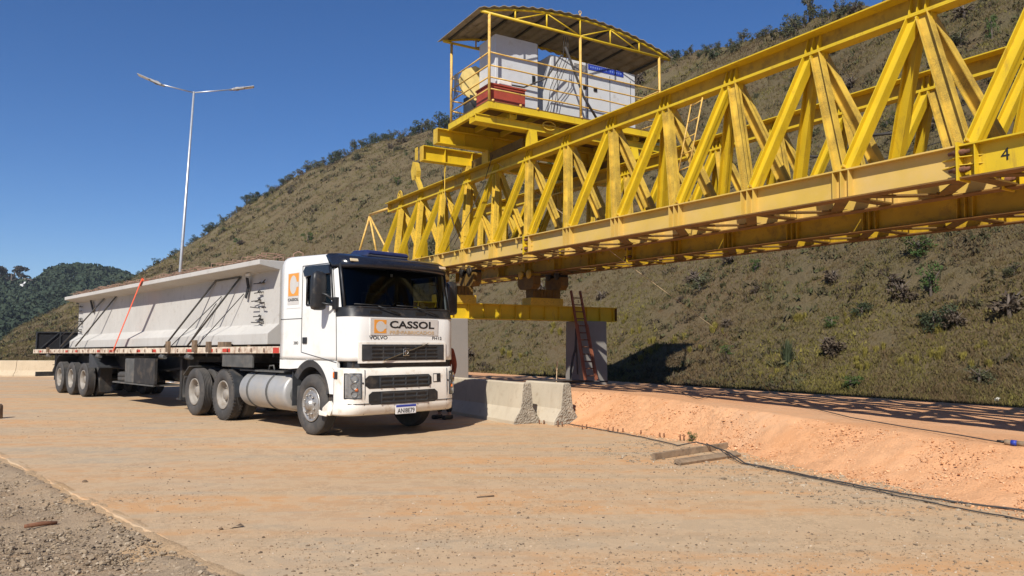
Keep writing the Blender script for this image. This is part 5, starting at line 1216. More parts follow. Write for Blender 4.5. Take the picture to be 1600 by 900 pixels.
for l0, l1, lb in ((-1.9, 0.34, 'pale concrete pier seen right beside the lorry cab'), (3.92, 4.92, 'concrete pier carrying the right end of the yellow support beam')):
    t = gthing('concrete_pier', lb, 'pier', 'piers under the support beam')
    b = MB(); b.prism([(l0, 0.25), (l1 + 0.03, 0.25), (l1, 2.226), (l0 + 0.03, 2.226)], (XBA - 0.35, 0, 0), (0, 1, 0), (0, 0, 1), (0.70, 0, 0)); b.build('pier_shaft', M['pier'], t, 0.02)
# leaning ladder
t = gthing('leaning_ladder', 'rusty red extension ladder leaning on the support beam by the right pier', 'ladder')
A0, A1 = Vector((4.62, 3.72, 0.52)), Vector((4.62, 4.10, 0.52)); B0, B1 = Vector((3.95, 3.72, 3.10)), Vector((3.95, 4.04, 3.10))
for p, q in ((A0, B0), (A1, B1)):
    b = MB(); b.bar(p, q, 0.045, 0.075, (1, 0, 0)); b.build('stile', M['ladder'], t, 0.004)
for k in range(12): f = 0.06 + k * 0.078; b = MB(); b.tube([A0.lerp(B0, f), A1.lerp(B1, f)], 0.016, 7); b.build('rung', M['rust'], t)
b = MB(); 
for p, q in ((A0, B0), (A1, B1)): b.bar(p.lerp(q, 0.02) + Vector((0.05, 0, 0)), p.lerp(q, 0.62) + Vector((0.05, 0.0, 0)), 0.04, 0.06, (1, 0, 0))
b.build('lower_section', M['ladder'], t, 0.004)
hs = MB(); hs.tube([(4.0, 3.86, 2.0), (4.07, 3.80, 1.75), (4.09, 3.76, 1.4), (4.12, 3.66, 1.2), (4.2, 3.52, 0.8), (4.3, 3.45, 0.52)], 0.035, 7); hs.tube([(4.07, 3.80, 1.7), (4.08, 3.82, 1.2), (4.08, 3.84, 0.7)], 0.02, 6)
solo(hs, 'hose', M['rope'], 'dark hose hanging down the left edge of the right pier', 'hose')
hs = MB()
for k in range(4): 
    pts = [(6.2 + 0.16 * k + 0.25 * math.sin(l * 1.7 + k), l, 0.57 + 0.03 * k + 0.02 * math.sin(3 * l + k)) for l in np.linspace(0.5, 2.7, 14)]; hs.tube(pts, 0.02, 6)
solo(hs, 'hose', M['rope'], 'black hoses lying along the earth behind the concrete barrier', 'hose')

# ================================================================ concrete barriers
NJ = [(0, 0), (0, 0.08), (0.16, 0.32), (0.215, 0.79), (0.235, 0.81), (0.365, 0.81), (0.385, 0.79), (0.44, 0.32), (0.60, 0.08), (0.60, 0)]
def barrier(a0, a1, l0, label, M_=None, rough=(False, False), group='concrete road barriers', z0=-0.02, mat=None):
    t = thing('concrete_barrier', label, 'barrier', M=M_ if M_ is not None else GR0, group=group)
    n = max(2, int((a1 - a0) / 0.25)); xs = np.linspace(a0, a1, n); V = []; F = []; m = len(NJ)
    for i, x in enumerate(xs):
        for k, (y, z) in enumerate(NJ):
            j = 0.006 * math.sin(3.1 * x + k) if 0 < i < n - 1 else 0
            V.append((x, l0 + y + j, z * 1.0 + z0))
    for i in range(n - 1):
        for k in range(m - 1): F.append((i * m + k, i * m + k + 1, (i + 1) * m + k + 1, (i + 1) * m + k))
    F += [tuple(range(m)), tuple((n - 1) * m + k for k in range(m))]
    mb = MB(); mb.add(V, F); mb.build('barrier_body', mat or M['barrier'], t, 0.008)
    for end, x, s in ((0, a0, -1), (1, a1, 1)):
        if rough[end]:
            b = MB(); V = []; F = []; R, C = 34, 20
            for i in range(R + 1):
                z = 0.805 * i / R; ys = np.interp(z, [0, 0.08, 0.32, 0.79, 0.81], [0, 0, 0.16, 0.215, 0.235])
                for k in range(C + 1):
                    y = ys + (0.60 - 2 * ys) * k / C; e = 0.0 if k in (0, C) or i in (0, R) else 1
                    V.append((x + s * (0.004 + e * random.uniform(0.0, 0.026)), l0 + y, z + z0))
            for i in range(R):
                for k in range(C): q = i * (C + 1) + k; F.append((q, q + 1, q + C + 2, q + C + 1))
            b.add(V, F); b.build('broken_end', M['rough_conc'], t)
    return t
barrier(5.2, 9.10, -1.28, 'concrete barrier right of the lorry cab with the lorry shadow on it', rough=(False, True))
barrier(8.25, 9.62, -0.70, 'short concrete barrier set back at the start of the orange earth', rough=(False, True))
barrier(1.0, 5.17, -1.28, 'concrete barrier hidden behind the lorry cab', rough=(False, False))
FB0, FB1 = gnd(-60, 588), gnd(80, 588.5); fx = (FB1 - FB0).normalized(); FBM = frame(FB1, fx, (-fx.y, fx.x, 0))
M['barrier_far'] = concrete('warm_barrier_concrete', (0.50, 0.40, 0.27), 0.08, (0.36, 0.27, 0.17), 0.3)
LB = ['far barrier at the left edge of the picture', 'far barrier left of the trailer tailboard', 'far barrier just behind the trailer rear wheels', 'far barrier seen under the trailer', 'far barrier behind the tool box', 'far barrier behind the trailer legs']
for k in range(6): barrier(-4.2 + k * 2.2, -2.02 + k * 2.2, 0, 'sunlit ' + LB[k], FBM, group='far barriers along the edge of the site', mat=M['barrier_far'])

# ================================================================ street lamp
YL = 31.0
def atY(px, py, y): r = ray(px, py); return Vector((0, 0, EYE)) + r * (y / r.y)
lb, lt = atY(268.6, 597, YL), atY(303, 143, YL); lb.z = 0
lamp = thing('street_lamp', 'tall galvanised street lamp with two arms behind the trailer', 'street lamp', lb)
def rel(p): return p - lb
mb = MB(); mb.tube([(0, 0, 0), rel(lb.lerp(lt, 0.45)), rel(lt)], [0.085, 0.062, 0.04], 12); mb.lathe([(0, 0.001), (0, 0.2), (0.02, 0.2), (0.02, 0.09)], (0, 0, 0), (0, 0, 1), 16); mb.build('pole', M['steel'], lamp)
for ea, eh, y in (((250, 131.5), (215, 116), 30.2), ((366, 139.5), (397, 135.5), 31.8)):
    p, q = atY(*ea, y), atY(*eh, y - (0.25 if y < 31 else -0.25)); a = MB(); a.tube([rel(lt) - Vector((0, 0, 0.05)), rel(p)], 0.026, 8); a.build('arm', M['steel'], lamp)
    d = (q - p).normalized(); h = MB(); up = Vector((0, 0, 1))
    h.bar(rel(p) - d * 0.06, rel(p) + d * 0.42, 0.16, 0.085, up); h.bar(rel(p) + d * 0.40, rel(q), 0.22, 0.04, up); h.tube([rel(p) - d * 0.2, rel(p) + d * 0.1], 0.045, 8); h.bar(rel(p) + d * 0.06, rel(p) + d * 0.2, 0.05, 0.16, up)
    ho = h.build('lamp_head', M['hub'], lamp, 0.012)
    g = MB(); g.bar(rel(p) + d * 0.46 - Vector((0, 0, 0.032)), rel(q) - d * 0.04 - Vector((0, 0, 0.032)), 0.18, 0.01, up); g.build('led_panel', M['rag'], ho)

# ================================================================ small things on the ground
def bar_thing(name, p, q, w, h, mat, label, cat, tilt=(0, 0, 1), lift=0.0, bev=0.006):
    p, q = Vector(p), Vector(q); mb = MB(); n = 6; o = Vector((0, 0, h / 2 + lift))
    d = (q - p) / n
    for k in range(1): mb.bar(p + o, q + o, w, h, tilt)
    return tag(mb.build(name, mat, bevel=bev), label, cat)
p, q = gnd(1022, 719), gnd(1137, 701); bar_thing('formwork_board', p + Vector((0, 0.03, 0)), q + Vector((0, 0.03, 0)), 0.05, 0.085, M['board'], 'grey wooden board on edge against the end of the slab', 'board')
p, q = gnd(1058, 727), gnd(1153, 713); bar_thing('formwork_board', p, q, 0.11, 0.045, M['board'], 'thick brown wooden board lying in front of the board on edge', 'board', (0.15, -0.35, 1), 0.012)
def ground_cable(name, px, r, label, z=0.012, off=(0, 0)):
    pts = [gnd(q[0], q[1]) + Vector((off[0], off[1], z + (q[2] if len(q) > 2 else 0))) for q in px]; out = []
    for a, b in zip(pts[:-1], pts[1:]):
        for k in range(6): f = k / 6; p = a.lerp(b, f); out.append(p + Vector((random.uniform(-0.008, 0.008), random.uniform(-0.008, 0.008), random.uniform(0, 0.006))))
    out.append(pts[-1]); mb = MB(); mb.tube(out, r, 7); return tag(mb.build(name, M['rope']), label, 'cable')
ground_cable('ground_cable', [(838, 658), (880, 662), (940, 673), (1000, 684), (1060, 698), (1088, 702, 0.085), (1112, 708, 0.085), (1138, 716, 0.06), (1165, 726), (1250, 743), (1350, 763), (1420, 776), (1500, 788), (1640, 806)], 0.009, 'long black cable from the barrier across the boards to the lower right corner', 0.016)
ground_cable('ground_cable', [(1104, 704, 0.085), (1126, 713, 0.065), (1160, 726), (1250, 745), (1350, 766), (1420, 781), (1500, 797), (1640, 822)], 0.007, 'second black cable parallel to the long one in the lower right', 0.014)
def on_fill(px, py):
    z = 0.45
    for _ in range(12): p = gnd(px, py, z); a, l = gcoord(p); z = fill_z(a, l)
    return p
pts = [on_fill(a, b) for a, b in ((1010, 592), (1040, 603), (1060, 614), (1090, 626), (1130, 641), (1175, 654), (1240, 660), (1330, 669), (1420, 680), (1500, 691), (1568, 696))]
out = []
for a, b in zip(pts[:-1], pts[1:]):
    for k in range(6): q = a.lerp(b, k / 6); ga, gl = gcoord(q); out.append(Vector((q.x, q.y, fill_z(ga, gl) + 0.03)))
mb = MB(); mb.tube(out + [pts[-1] + Vector((0, 0, 0.03))], 0.007, 6); tag(mb.build('fill_cable', M['rope']), 'thin dark cable lying over the top of the orange earth', 'cable')
c = on_fill(1570, 697) + Vector((0, 0, 0.045)); d = (on_fill(1605, 701) - on_fill(1570, 697)).normalized()
plug = thing('cable_plug', 'cream and blue cable plug at the end of the thin cable on the orange earth', 'plug', c)
for x0, x1, r, mt in ((0, 0.06, 0.028, 'rag'), (0.0605, 0.115, 0.03, 'blue'), (0.1155, 0.2, 0.028, 'rag')):
    mb = MB(); mb.lathe([(x0, 0.001), (x0, r), (x1, r), (x1, 0.001)], (0, 0, 0), d, 16); mb.build('plug_body' if mt == 'rag' else 'blue_band', M['board'] if mt == 'rag' else M[mt], plug)
mb = MB(); mb.tube([d * -0.07, d * -0.001], 0.014, 8); mb.build('cable_gland', M['ink'], plug)
STUB = [(130, 128, 40), (170, 130, 40), (297, 152, 55), (335, 152, 45), (513, 178, 45), (550, 172, 42), (742, 199, 35), (787, 195, 40), (830, 201, 28), (875, 206, 38), (1035, 220, 35), (1208, 249, 38), (1245, 250, 38), (1388, 278, 52), (1422, 278, 52)]
for k, (x, y, h) in enumerate(STUB):
    p = gnd(820 + x / 5.714, 640 + y / 5.714); mb = MB(); mb.tube([(0, 0, -0.01), (random.uniform(-0.006, 0.006), 0, h / 5.714 * 13 / 1164)], 0.012, 6)
    o = mb.build('rebar_stub', M['rust']); o.location = p; tag(o, 'short rusty reinforcing bar standing up from the slab edge by the orange earth', 'rebar', 'rusty bars along the slab edge')
for px, py, r, lab in ((132, 752, 0.035, 'dark stone on the slab near the left edge'), (345, 826, 0.02, 'small dark stone at the lower left of the road')):
    V = IV * RNG.uniform(0.7, 1.2, (len(IV), 1)) * np.array([r, r * 0.8, r * 0.6]); o = np_mesh('stone', V, IF, M['wood']); o.location = gnd(px, py, 0.01); tag(o, lab, 'stone')
p, q = gnd(38, 817), gnd(90, 811); mb = MB(); mb.tube([p + Vector((0, 0, -0.03)), (p + q) / 2 + Vector((0, 0.01, -0.025)), q + Vector((0, 0, -0.03))], [0.016, 0.02, 0.013], 8); tag(mb.build('stick', M['rust']), 'reddish brown stick on the gravel shoulder at the lower left', 'stick')
p, q = gnd(745, 778), gnd(772, 776); mb = MB(); mb.tube([p + Vector((0, 0, 0.008)), q + Vector((0, 0, 0.008))], 0.007, 6); tag(mb.build('stick', M['wood']), 'thin twig on the road in the middle foreground', 'stick')
p = gnd(365, 824); mb = MB(); mb.add([(0, 0, 0.004), (0.05, 0.02, 0.03), (0.09, 0.0, 0.012), (0.04, -0.03, 0.02), (-0.02, -0.06, 0.003)], [(0, 1, 3), (1, 2, 3), (0, 3, 4)]); o = mb.build('dead_leaf', M['wood']); o.location = p; tag(o, 'dead brown leaf curled on the road in the lower left', 'leaf')
p = gnd(-6, 654); post = thing('bollard', 'low brown post cut by the left edge of the picture', 'post', p); mb = MB(); mb.lathe([(0, 0.001), (0, 0.115), (0.26, 0.11), (0.30, 0.085), (0.31, 0.001)], (0, 0, 0), (0, 0, 1), 18); mb.build('post_body', M['wood'], post)
V = IV * RNG.uniform(0.6, 1.2, (len(IV), 1)) * np.array([0.07, 0.05, 0.05]); o = np_mesh('litter', V, IF, M['rag']); o.location = on_hill(1559, 628) + Vector((0, 0, 0.04)); tag(o, 'white scrap of litter at the foot of the hill on the right', 'litter')
mb = MB(); p = gw(6.3, 1.6, 0.53); mb.bar(p, p + Vector((0.02, 0, 0.42)), 0.02, 0.02, (1, 0, 0)); mb.bar(p + Vector((0.02, 0, 0.40)), p + Vector((0.03, 0, 0.60)), 0.10, 0.02, (1, 0, 0)); tag(mb.build('marker_stake', M['tan_ink']), 'small pale marker stake behind the barrier beside the lorry', 'stake')

# ================================================================ plants
def leaf_cloud(n, blobs, size, flat=0.0, rng=RNG):
    """leaf quads spread through a set of blobs (cx,cy,cz,rx,ry,rz)"""
    w = np.array([b[3] * b[4] * b[5] for b in blobs]) ** 0.75; pick = rng.choice(len(blobs), n, p=w / w.sum()); B = np.array(blobs)[pick]
    d = rng.normal(0, 1, (n, 3)); d /= np.linalg.norm(d, axis=1)[:, None]; d *= (rng.uniform(0, 1, n) ** 0.42)[:, None]
    C = B[:, :3] + d * B[:, 3:]
    a = rng.normal(0, 1, (n, 3)); a[:, 2] *= 1 - flat; a /= np.linalg.norm(a, axis=1)[:, None]; b = np.cross(a, rng.normal(0, 1, (n, 3))); b /= np.linalg.norm(b, axis=1)[:, None]
    s = (size * rng.uniform(0.5, 1.5, n))[:, None]; a = a * s; b = b * s * 0.45
    V = np.stack([C - a, C + b, C + a, C - b], 1).reshape(-1, 3); return V, np.arange(len(V)).reshape(-1, 4)
def blobs_round(h, w, k, low=0.25):
    B = []
    for _ in range(k):
        g = random.uniform(0, 6.28); q = random.uniform(0, 0.75) ** 0.6 * w / 2; z = random.uniform(low, 0.9) * h; s = random.uniform(0.13, 0.24) * w
        B.append((q * math.cos(g), q * math.sin(g), z, s, s, s * 0.75))
    return B
def trunk_mesh(h, r, k, spread):
    mb = MB(); mb.tube([(0, 0, -0.3), (0.02 * h, 0, h * 0.4), (0.03 * h, 0.02 * h, h * 0.75)], [r, r * 0.75, r * 0.3], 6)
    for _ in range(k):
        g = random.uniform(0, 6.28); z = random.uniform(0.25, 0.55) * h
        mb.tube([(0.015 * h, 0, z), (spread * 0.5 * math.cos(g), spread * 0.5 * math.sin(g), z + 0.2 * h), (spread * math.cos(g), spread * math.sin(g), z + 0.38 * h)], [r * 0.5, r * 0.3, r * 0.1], 5)
    return mb
PROTO = {}
def proto(kind, i, h, w, nleaf, size, leafmat, blobs, k, twig=False):
    V, F = leaf_cloud(nleaf, blobs, size); o = np_mesh('crown', V, F, M[leafmat]); t = trunk_mesh(h, 0.045 * w + 0.02, k, w * 0.32).build('trunk', M['bark'])
    for q in (o, t): COL.objects.unlink(q)
    PROTO.setdefault(kind, []).append((o.data, t.data))
    bpy.data.objects.remove(o); bpy.data.objects.remove(t)
for i in range(4): proto('dark', i, 1.0, 1.35, 1100, 0.050, 'leaf_dark', blobs_round(1.0, 1.35, 15, 0.08), 4)
for i in range(4): proto('olive', i, 1.0, 1.25, 850, 0.048, 'leaf_mid', blobs_round(1.0, 1.25, 13, 0.08), 5)
for i in range(3): proto('slim', i, 1.0, 0.75, 480, 0.042, 'leaf_mid', blobs_round(1.0, 0.75, 10, 0.35), 5)
for i in range(3): proto('green', i, 1.0, 1.0, 700, 0.042, 'leaf_green', blobs_round(1.0, 1.0, 11, 0.1), 4)
for i in range(3): proto('dry', i, 1.0, 1.2, 380, 0.075, 'leaf_dry', blobs_round(0.8, 1.2, 8, 0.15), 7)
def spike(n, leaf):
    V = []; F = []
    for k in range(n):
        g = random.uniform(0, 6.28); l = random.uniform(0.05, 0.45); h = random.uniform(0.5, 1.0); b = Vector((random.uniform(-0.12, 0.12), random.uniform(-0.12, 0.12), 0)); s = Vector((-math.sin(g), math.cos(g), 0)) * 0.022
        t = b + Vector((l * math.cos(g), l * math.sin(g), h)); m_ = b.lerp(t, 0.55) + Vector((0, 0, 0.12 * h)); o = len(V); V += [b - s, b + s, m_ + s * 0.8, m_ - s * 0.8, t, t]; F += [(o, o + 1, o + 2, o + 3), (o + 3, o + 2, o + 4, o + 5)]
    ob = np_mesh('blades', [tuple(v) for v in V], F, M[leaf]); me = ob.data; bpy.data.objects.remove(ob); return me
PROTO['spiky'] = [(spike(150, 'leaf_dark'), None)]
PROTO['tussock'] = [(spike(110, 'leaf_yellow'), None) for _ in range(3)]
NAMES = dict(dark='bush', olive='bush', slim='small_tree', green='bush', dry='dry_shrub', spiky='spiky_plant', tussock='grass_tussock')
def plant(kind, p, h, label, cat, group=None, wide=1.0, sink=0.06):
    cr, tk = random.choice(PROTO[kind]); t = thing(NAMES[kind], label, cat, p - Vector((0, 0, sink * h)), group=group)
    t.rotation_euler = (0, 0, random.uniform(0, 6.28)); t.scale = (h * wide * random.uniform(0.85, 1.2), h * wide * random.uniform(0.85, 1.2), h)
    c = bpy.data.objects.new('crown' if tk else 'blades', cr); COL.objects.link(c); c.parent = t
    if tk: b = bpy.data.objects.new('trunk', tk); COL.objects.link(b); b.parent = t
    return t
SKY = np.array([(px, py) for px, py, r in HT]); 
def crest(px, back):
    v = ray(px, float(np.interp(px, SKY[:, 0], SKY[:, 1]))); th = math.atan2(v.x, v.y); x, y, z = hill_pt(np.array([th]), np.array([1.0 - back])); return Vector((x[0], y[0], z[0]))
random.seed(11)
def size_px(p, px): return px * math.hypot(p.x, p.y) / FPX
px = 205.0
while px < 700:
    k = random.choices(('dark', 'olive', 'slim', 'dry'), (5, 3, 1.2, 1))[0]; p = crest(px, random.uniform(0, 0.05)); big = float(np.interp(px, [205, 300, 470, 560, 640, 700], [8, 12, 15, 19, 23, 25]))
    plant(k, p, size_px(p, big * random.uniform(0.55, 1.15)), {'dark': 'dark green bush', 'olive': 'olive green bush', 'slim': 'thin small tree', 'dry': 'dry brown shrub'}[k] + ' on the skyline of the hill left of the platform', 'tree' if k == 'slim' else 'bush', 'bushes along the crest left of the platform (' + k + ')', 1.0 if k != 'slim' else 0.9)
    px += random.uniform(4.0, 11) * (0.6 + big / 32)
for px, b in ((22, 8), (40, 6), (62, 7), (95, 7), (128, 8), (150, 7), (178, 9), (192, 8)):
    p = crest(px, random.uniform(0, 0.04)); plant('olive', p, size_px(p, b), 'olive bush on the low left shoulder of the hill', 'bush', 'bushes on the low left shoulder')
px = 1030.0
while px < 1345:
    k = random.choices(('olive', 'slim', 'dry', 'dark'), (4, 5, 1, 0.6))[0]; p = crest(px, random.uniform(0, 0.07)); big = float(np.interp(px, [1030, 1100, 1200, 1260, 1345], [20, 18, 19, 25, 22]))
    plant(k, p, size_px(p, big * random.uniform(0.6, 1.15)), {'dark': 'dark green bush', 'olive': 'olive green bush', 'slim': 'thin small tree', 'dry': 'dry brown shrub'}[k] + ' on the skyline of the hill right of the platform', 'tree' if k == 'slim' else 'bush', 'bushes along the crest right of the platform (' + k + ')')
    px += random.uniform(6, 15)
p = crest(1266, 0.0); plant('slim', p, size_px(p, 44), 'tallest thin tree on the skyline at the upper right', 'tree', wide=0.85)
for px, b in ((1400, 30), (1440, 36), (1475, 28), (1520, 40), (1560, 30), (1620, 34), (720, 22), (760, 20), (820, 18), (900, 18), (980, 20)):
    p = crest(px, 0.02); plant('olive', p, size_px(p, b), 'olive bush on the crest hidden by the girder or the platform', 'bush', 'bushes on the crest behind the gantry')
def slope(px, py, kind, b, label, wide=1.0, group=None, cat='bush'): p = on_hill(px, py); return plant(kind, p, size_px(p, b), label, cat, group, wide)
slope(1230, 570, 'spiky', 42, 'dark spiky plant at the foot of the slope right of centre', 0.85, cat='plant')
slope(1436, 402, 'green', 34, 'fresh green bush high on the slope under the girder at the right', 1.5)
slope(1455, 462, 'green', 46, 'tall thin green bush in the middle of the right slope', 0.8)
slope(1450, 506, 'dark', 15, 'low dark bush below the thin green bush on the right slope', 1.8)
slope(1410, 470, 'dry', 34, 'dry grey shrub left of the thin green bush on the right slope', 1.1)
slope(1395, 448, 'dry', 22, 'dry twiggy shrub above the grey shrub on the right slope', 1.4)
slope(1086, 440, 'dry', 22, 'brown shrub just under the lower girder left of the green bush', 1.3)
slope(1180, 460, 'dry', 16, 'small brown shrub in the middle of the slope under the girder', 1.2)
slope(1302, 440, 'dry', 22, 'dead brown shrub on the slope right of centre', 1.0)
slope(1295, 556, 'dry', 34, 'dry brown shrub right of the spiky plant', 1.1)
slope(1530, 600, 'olive', 26, 'olive bush at the foot of the slope near the right edge', 1.2)
slope(1330, 608, 'green', 20, 'green bush at the foot of the slope in front of the shadow of the girder', 1.9)
slope(1585, 430, 'olive', 18, 'olive shrub on the slope at the right edge of the picture', 1.2)
slope(1135, 556, 'green', 16, 'small green bush low on the slope near the platform shadow', 1.5)
slope(1300, 512, 'green', 18, 'pale green bush in the middle of the right slope', 1.4)
slope(1180, 425, 'green', 20, 'green bush under the far bottom chord of the girder', 1.0)
slope(1550, 60, 'green', 34, 'thin green bush on the slope above the far girder at the upper right', 0.6)
slope(1507, 26, 'dry', 22, 'dark shrub on the slope above the far girder at the upper right', 1.6)
random.seed(5)
for px, py in ((1500, 560), (1528, 545), (1480, 520), (1460, 560), (1420, 575), (1350, 560), (1370, 548), (1340, 575), (1020, 540), (1060, 530), (1090, 545), (1120, 520), (1330, 500), (1000, 520), (985, 500), (1535, 575), (1015, 560), (1260, 500), (1200, 590), (860, 520), (800, 560)):
    for q in range(3):
        p = on_hill(px + random.uniform(-16, 16), py + random.uniform(-7, 7)); plant('tussock', p, size_px(p, random.uniform(8, 15)), 'yellow green grass tussock low on the slope', 'grass', 'yellow tussocks on the lower slope', 1.2)
cnt = 0
while cnt < 88:
    px = random.uniform(200, 1640); sk = float(np.interp(px, SKY[:, 0], SKY[:, 1])); py = sk + 8 + (590 - sk) * random.random() ** 1.6
    if py > 580 or py < -40: continue
    p = on_hill(px, py); r = math.hypot(p.x, p.y); k = random.choices(('olive', 'dry', 'dark', 'green'), (4, 5, 0.6, 1.2))[0]; h = random.uniform(0.35, 0.9) if r < 60 else random.uniform(0.8, 2.2)
    far_ = 'far left part of the hillside' if px < 700 else ('hillside behind the girders' if px > 1000 else 'hillside behind the cab and platform')
    plant(k, p, h, {'olive': 'olive bush', 'dry': 'dry brown shrub', 'dark': 'dark bush', 'green': 'green bush'}[k] + ' scattered on the ' + far_, 'bush', f'{k} bushes, {far_}', random.uniform(0.9, 1.4)); cnt += 1
for px, py, b, lab in ((1081, 690, 15, 'weed with dark leaves beside the last pair of rusty bars'), (1012, 678, 8, 'small weed in the middle of the row of rusty bars'), (868, 662, 8, 'green weed at the barrier end of the row of rusty bars'), (921, 663, 14, 'thin weed by the second group of rusty bars')):
    p = gnd(px, py); t = plant('green', p, size_px(p, b), lab, 'weed', None, 1.0); t.name = 'weed'

# ================================================================ far wooded hill
FT = [(-500, 450, 520), (-200, 440, 520), (0, 450, 520), (30, 456, 520), (50, 462, 520), (62, 452, 530), (80, 439, 540), (100, 432, 540), (150, 434, 540), (190, 445, 530), (240, 462, 520), (320, 480, 500), (420, 520, 480)]
tf, ef, rf = skyline(FT)
def far_pt(th, t):
    r1 = np.interp(th, tf, rf); el = np.interp(th, tf, ef); z1 = np.maximum(EYE + r1 * np.tan(el), 2); r0 = 255.0; r = r0 + (r1 - r0) * t; tt = np.minimum(t, 1)
    z = -0.1 + z1 * (0.25 * tt + 0.75 * tt * tt * (3 - 2 * tt)) - np.maximum(t - 1, 0) * 60; x, y = r * np.sin(th), r * np.cos(th); return x, y, z + 5 * fbm(x * 0.02, y * 0.02, 3, 61) * np.clip(t * 5, 0, 1)
tg = np.linspace(math.radians(-58), math.radians(-15), 120); kk = np.linspace(0, 1.3, 60); TH, KK = np.meshgrid(tg, kk, indexing='ij')
M['far_soil'] = simple('dark_woodland_floor', (0.030, 0.040, 0.024), 1.0, var=0.3, scale=0.05)
tag(np_mesh('far_hill', np.stack(far_pt(TH, KK), -1).reshape(-1, 3), grid_faces(*TH.shape), M['far_soil'], smooth=True), kind='structure')
nT = 6200; th = RNG.uniform(math.radians(-57), math.radians(-22), nT); th[:3400] = RNG.uniform(math.radians(-39), math.radians(-24), 3400); t = RNG.uniform(0.0, 1.0, nT) ** 0.8
x, y, z = far_pt(th, t); h = np.clip(RNG.lognormal(1.5, 0.38, nT), 2.5, 9.5); nl = 56
d = RNG.normal(0, 1, (nT, nl, 3)); d /= np.linalg.norm(d, axis=2)[..., None]; d[..., 2] = np.abs(d[..., 2]) * 1.0 - 0.25
C = np.stack([x, y, z], -1)[:, None, :] + np.stack([d[..., 0] * (h * 0.36)[:, None], d[..., 1] * (h * 0.36)[:, None], h[:, None] * (0.62 + 0.38 * d[..., 2])], -1)
C = C.reshape(-1, 3); hh = np.repeat(h, nl); nrm = d.reshape(-1, 3) + RNG.normal(0, 0.5, (nT * nl, 3)); nrm /= np.linalg.norm(nrm, axis=1)[:, None]
a = np.cross(nrm, RNG.normal(0, 1, nrm.shape)); a /= np.linalg.norm(a, axis=1)[:, None]; b = np.cross(nrm, a); s = (hh * RNG.uniform(0.055, 0.12, len(hh)))[:, None]
V = np.stack([C - a * s, C + b * s * 0.8, C + a * s, C - b * s * 0.8], 1).reshape(-1, 3)
tag(np_mesh('far_forest', V, np.arange(len(V)).reshape(-1, 4), M['leaf_far']), 'dark wood covering the far hill at the left', 'forest', kind='stuff')
th0 = math.atan2(ray(17, 440).x, ray(17, 440).y); x, y, z = [float(k[0]) for k in far_pt(np.array([th0]), np.array([0.72]))]
big = thing('spreading_tree', 'broad brownish spreading tree rising above the far wood at the left edge', 'tree', (x, y, z - 1)); rr = math.hypot(x, y); Hh = 1.5 + rr * 0.0885 - z + 1
Bl = [(random.uniform(-7, 7), random.uniform(-4, 4), Hh * random.uniform(0.72, 0.97), random.uniform(1.8, 3.2), random.uniform(1.8, 3), random.uniform(0.7, 1.2)) for _ in range(12)]
M['leaf_broad'] = island_mat('brownish_tree_leaves', [(0.035, 0.032, 0.024), (0.055, 0.046, 0.034), (0.075, 0.060, 0.044)])
V, F = leaf_cloud(1500, Bl, 0.55); np_mesh('crown', V, F, M['leaf_broad'], big); tr_ = MB(); tr_.tube([(0, 0, -1), (0.3, 0, Hh * 0.5), (0.1, 0, Hh * 0.8)], [0.6, 0.45, 0.2], 8)
for bl_ in Bl[:8]: tr_.tube([(0.2, 0, Hh * 0.55), (bl_[0] * 0.6, bl_[1] * 0.6, bl_[2] - 1), bl_[:3]], [0.22, 0.14, 0.06], 6)
tr_.build('trunk', M['bark'], big)
th0 = math.atan2(ray(45, 445).x, ray(45, 445).y); p = Vector((math.sin(th0), math.cos(th0), 0)) * 470; ph = -1.2 + EYE + 470 * math.tan(math.atan2(ray(45, 449).z, 1.06))
house = thing('house', 'small white house with a tiled roof on the saddle of the far hill', 'house', (p.x, p.y, ph - 3.0)); 
mb = MB(); mb.bb((-3.0, -3, 0), (2.2, 3, 4.0)); mb.build('wall', M['plate'], house)
mb = MB(); mb.prism([(-3.4, 3.95), (2.6, 3.95), (-0.4, 5.0)], (0, -3.4, 0), (1, 0, 0), (0, 0, 1), (0, 6.8, 0)); mb.build('roof', simple('clay_tiles', (0.22, 0.17, 0.14), 0.9), house)
for q in (-1.5, 1.2):
    mb = MB(); mb.bb((q - 0.5, -3.02, 2.2), (q + 0.5, -3.002, 3.4)); mb.build('window', M['lining'], house)

# ================================================================ the person half hidden by the cab
def skin_fig(name, J, E, mat, parent=None, sub=2):
    ks = list(J); me = bpy.data.meshes.new(name); me.from_pydata([J[k][0] for k in ks], [(ks.index(a), ks.index(b)) for a, b in E], []); me.materials.append(mat)
    o = bpy.data.objects.new(name, me); COL.objects.link(o); o.parent = parent; m = o.modifiers.new('skin', 'SKIN'); m.use_smooth_shade = True
    if not me.skin_vertices: pass
    for i, k in enumerate(ks): me.skin_vertices[0].data[i].radius = (J[k][1], J[k][1] if len(J[k]) < 3 else J[k][2]); me.skin_vertices[0].data[i].use_root = (i == 0)
    s = o.modifiers.new('sub', 'SUBSURF'); s.levels = sub; s.render_levels = sub; return o
pp = gnd(694, 654.5); per = thing('person', 'person in dark trousers and a rust red shirt standing behind the lorry cab corner', 'person', pp); per.rotation_euler = (0, 0, -0.6)
J = {'pelvis': ((0, 0, 0.93), 0.13, 0.10), 'waist': ((0, 0, 1.08), 0.125, 0.09), 'chest': ((0, 0.01, 1.30), 0.15, 0.105), 'neck0': ((0, 0, 1.45), 0.075), 'neck': ((0, 0, 1.51), 0.055), 'head0': ((0, -0.02, 1.58), 0.075), 'head1': ((0, -0.02, 1.66), 0.088), 'head2': ((0, -0.01, 1.73), 0.06)}
E = [('pelvis', 'waist'), ('waist', 'chest'), ('chest', 'neck0'), ('neck0', 'neck'), ('neck', 'head0'), ('head0', 'head1'), ('head1', 'head2')]
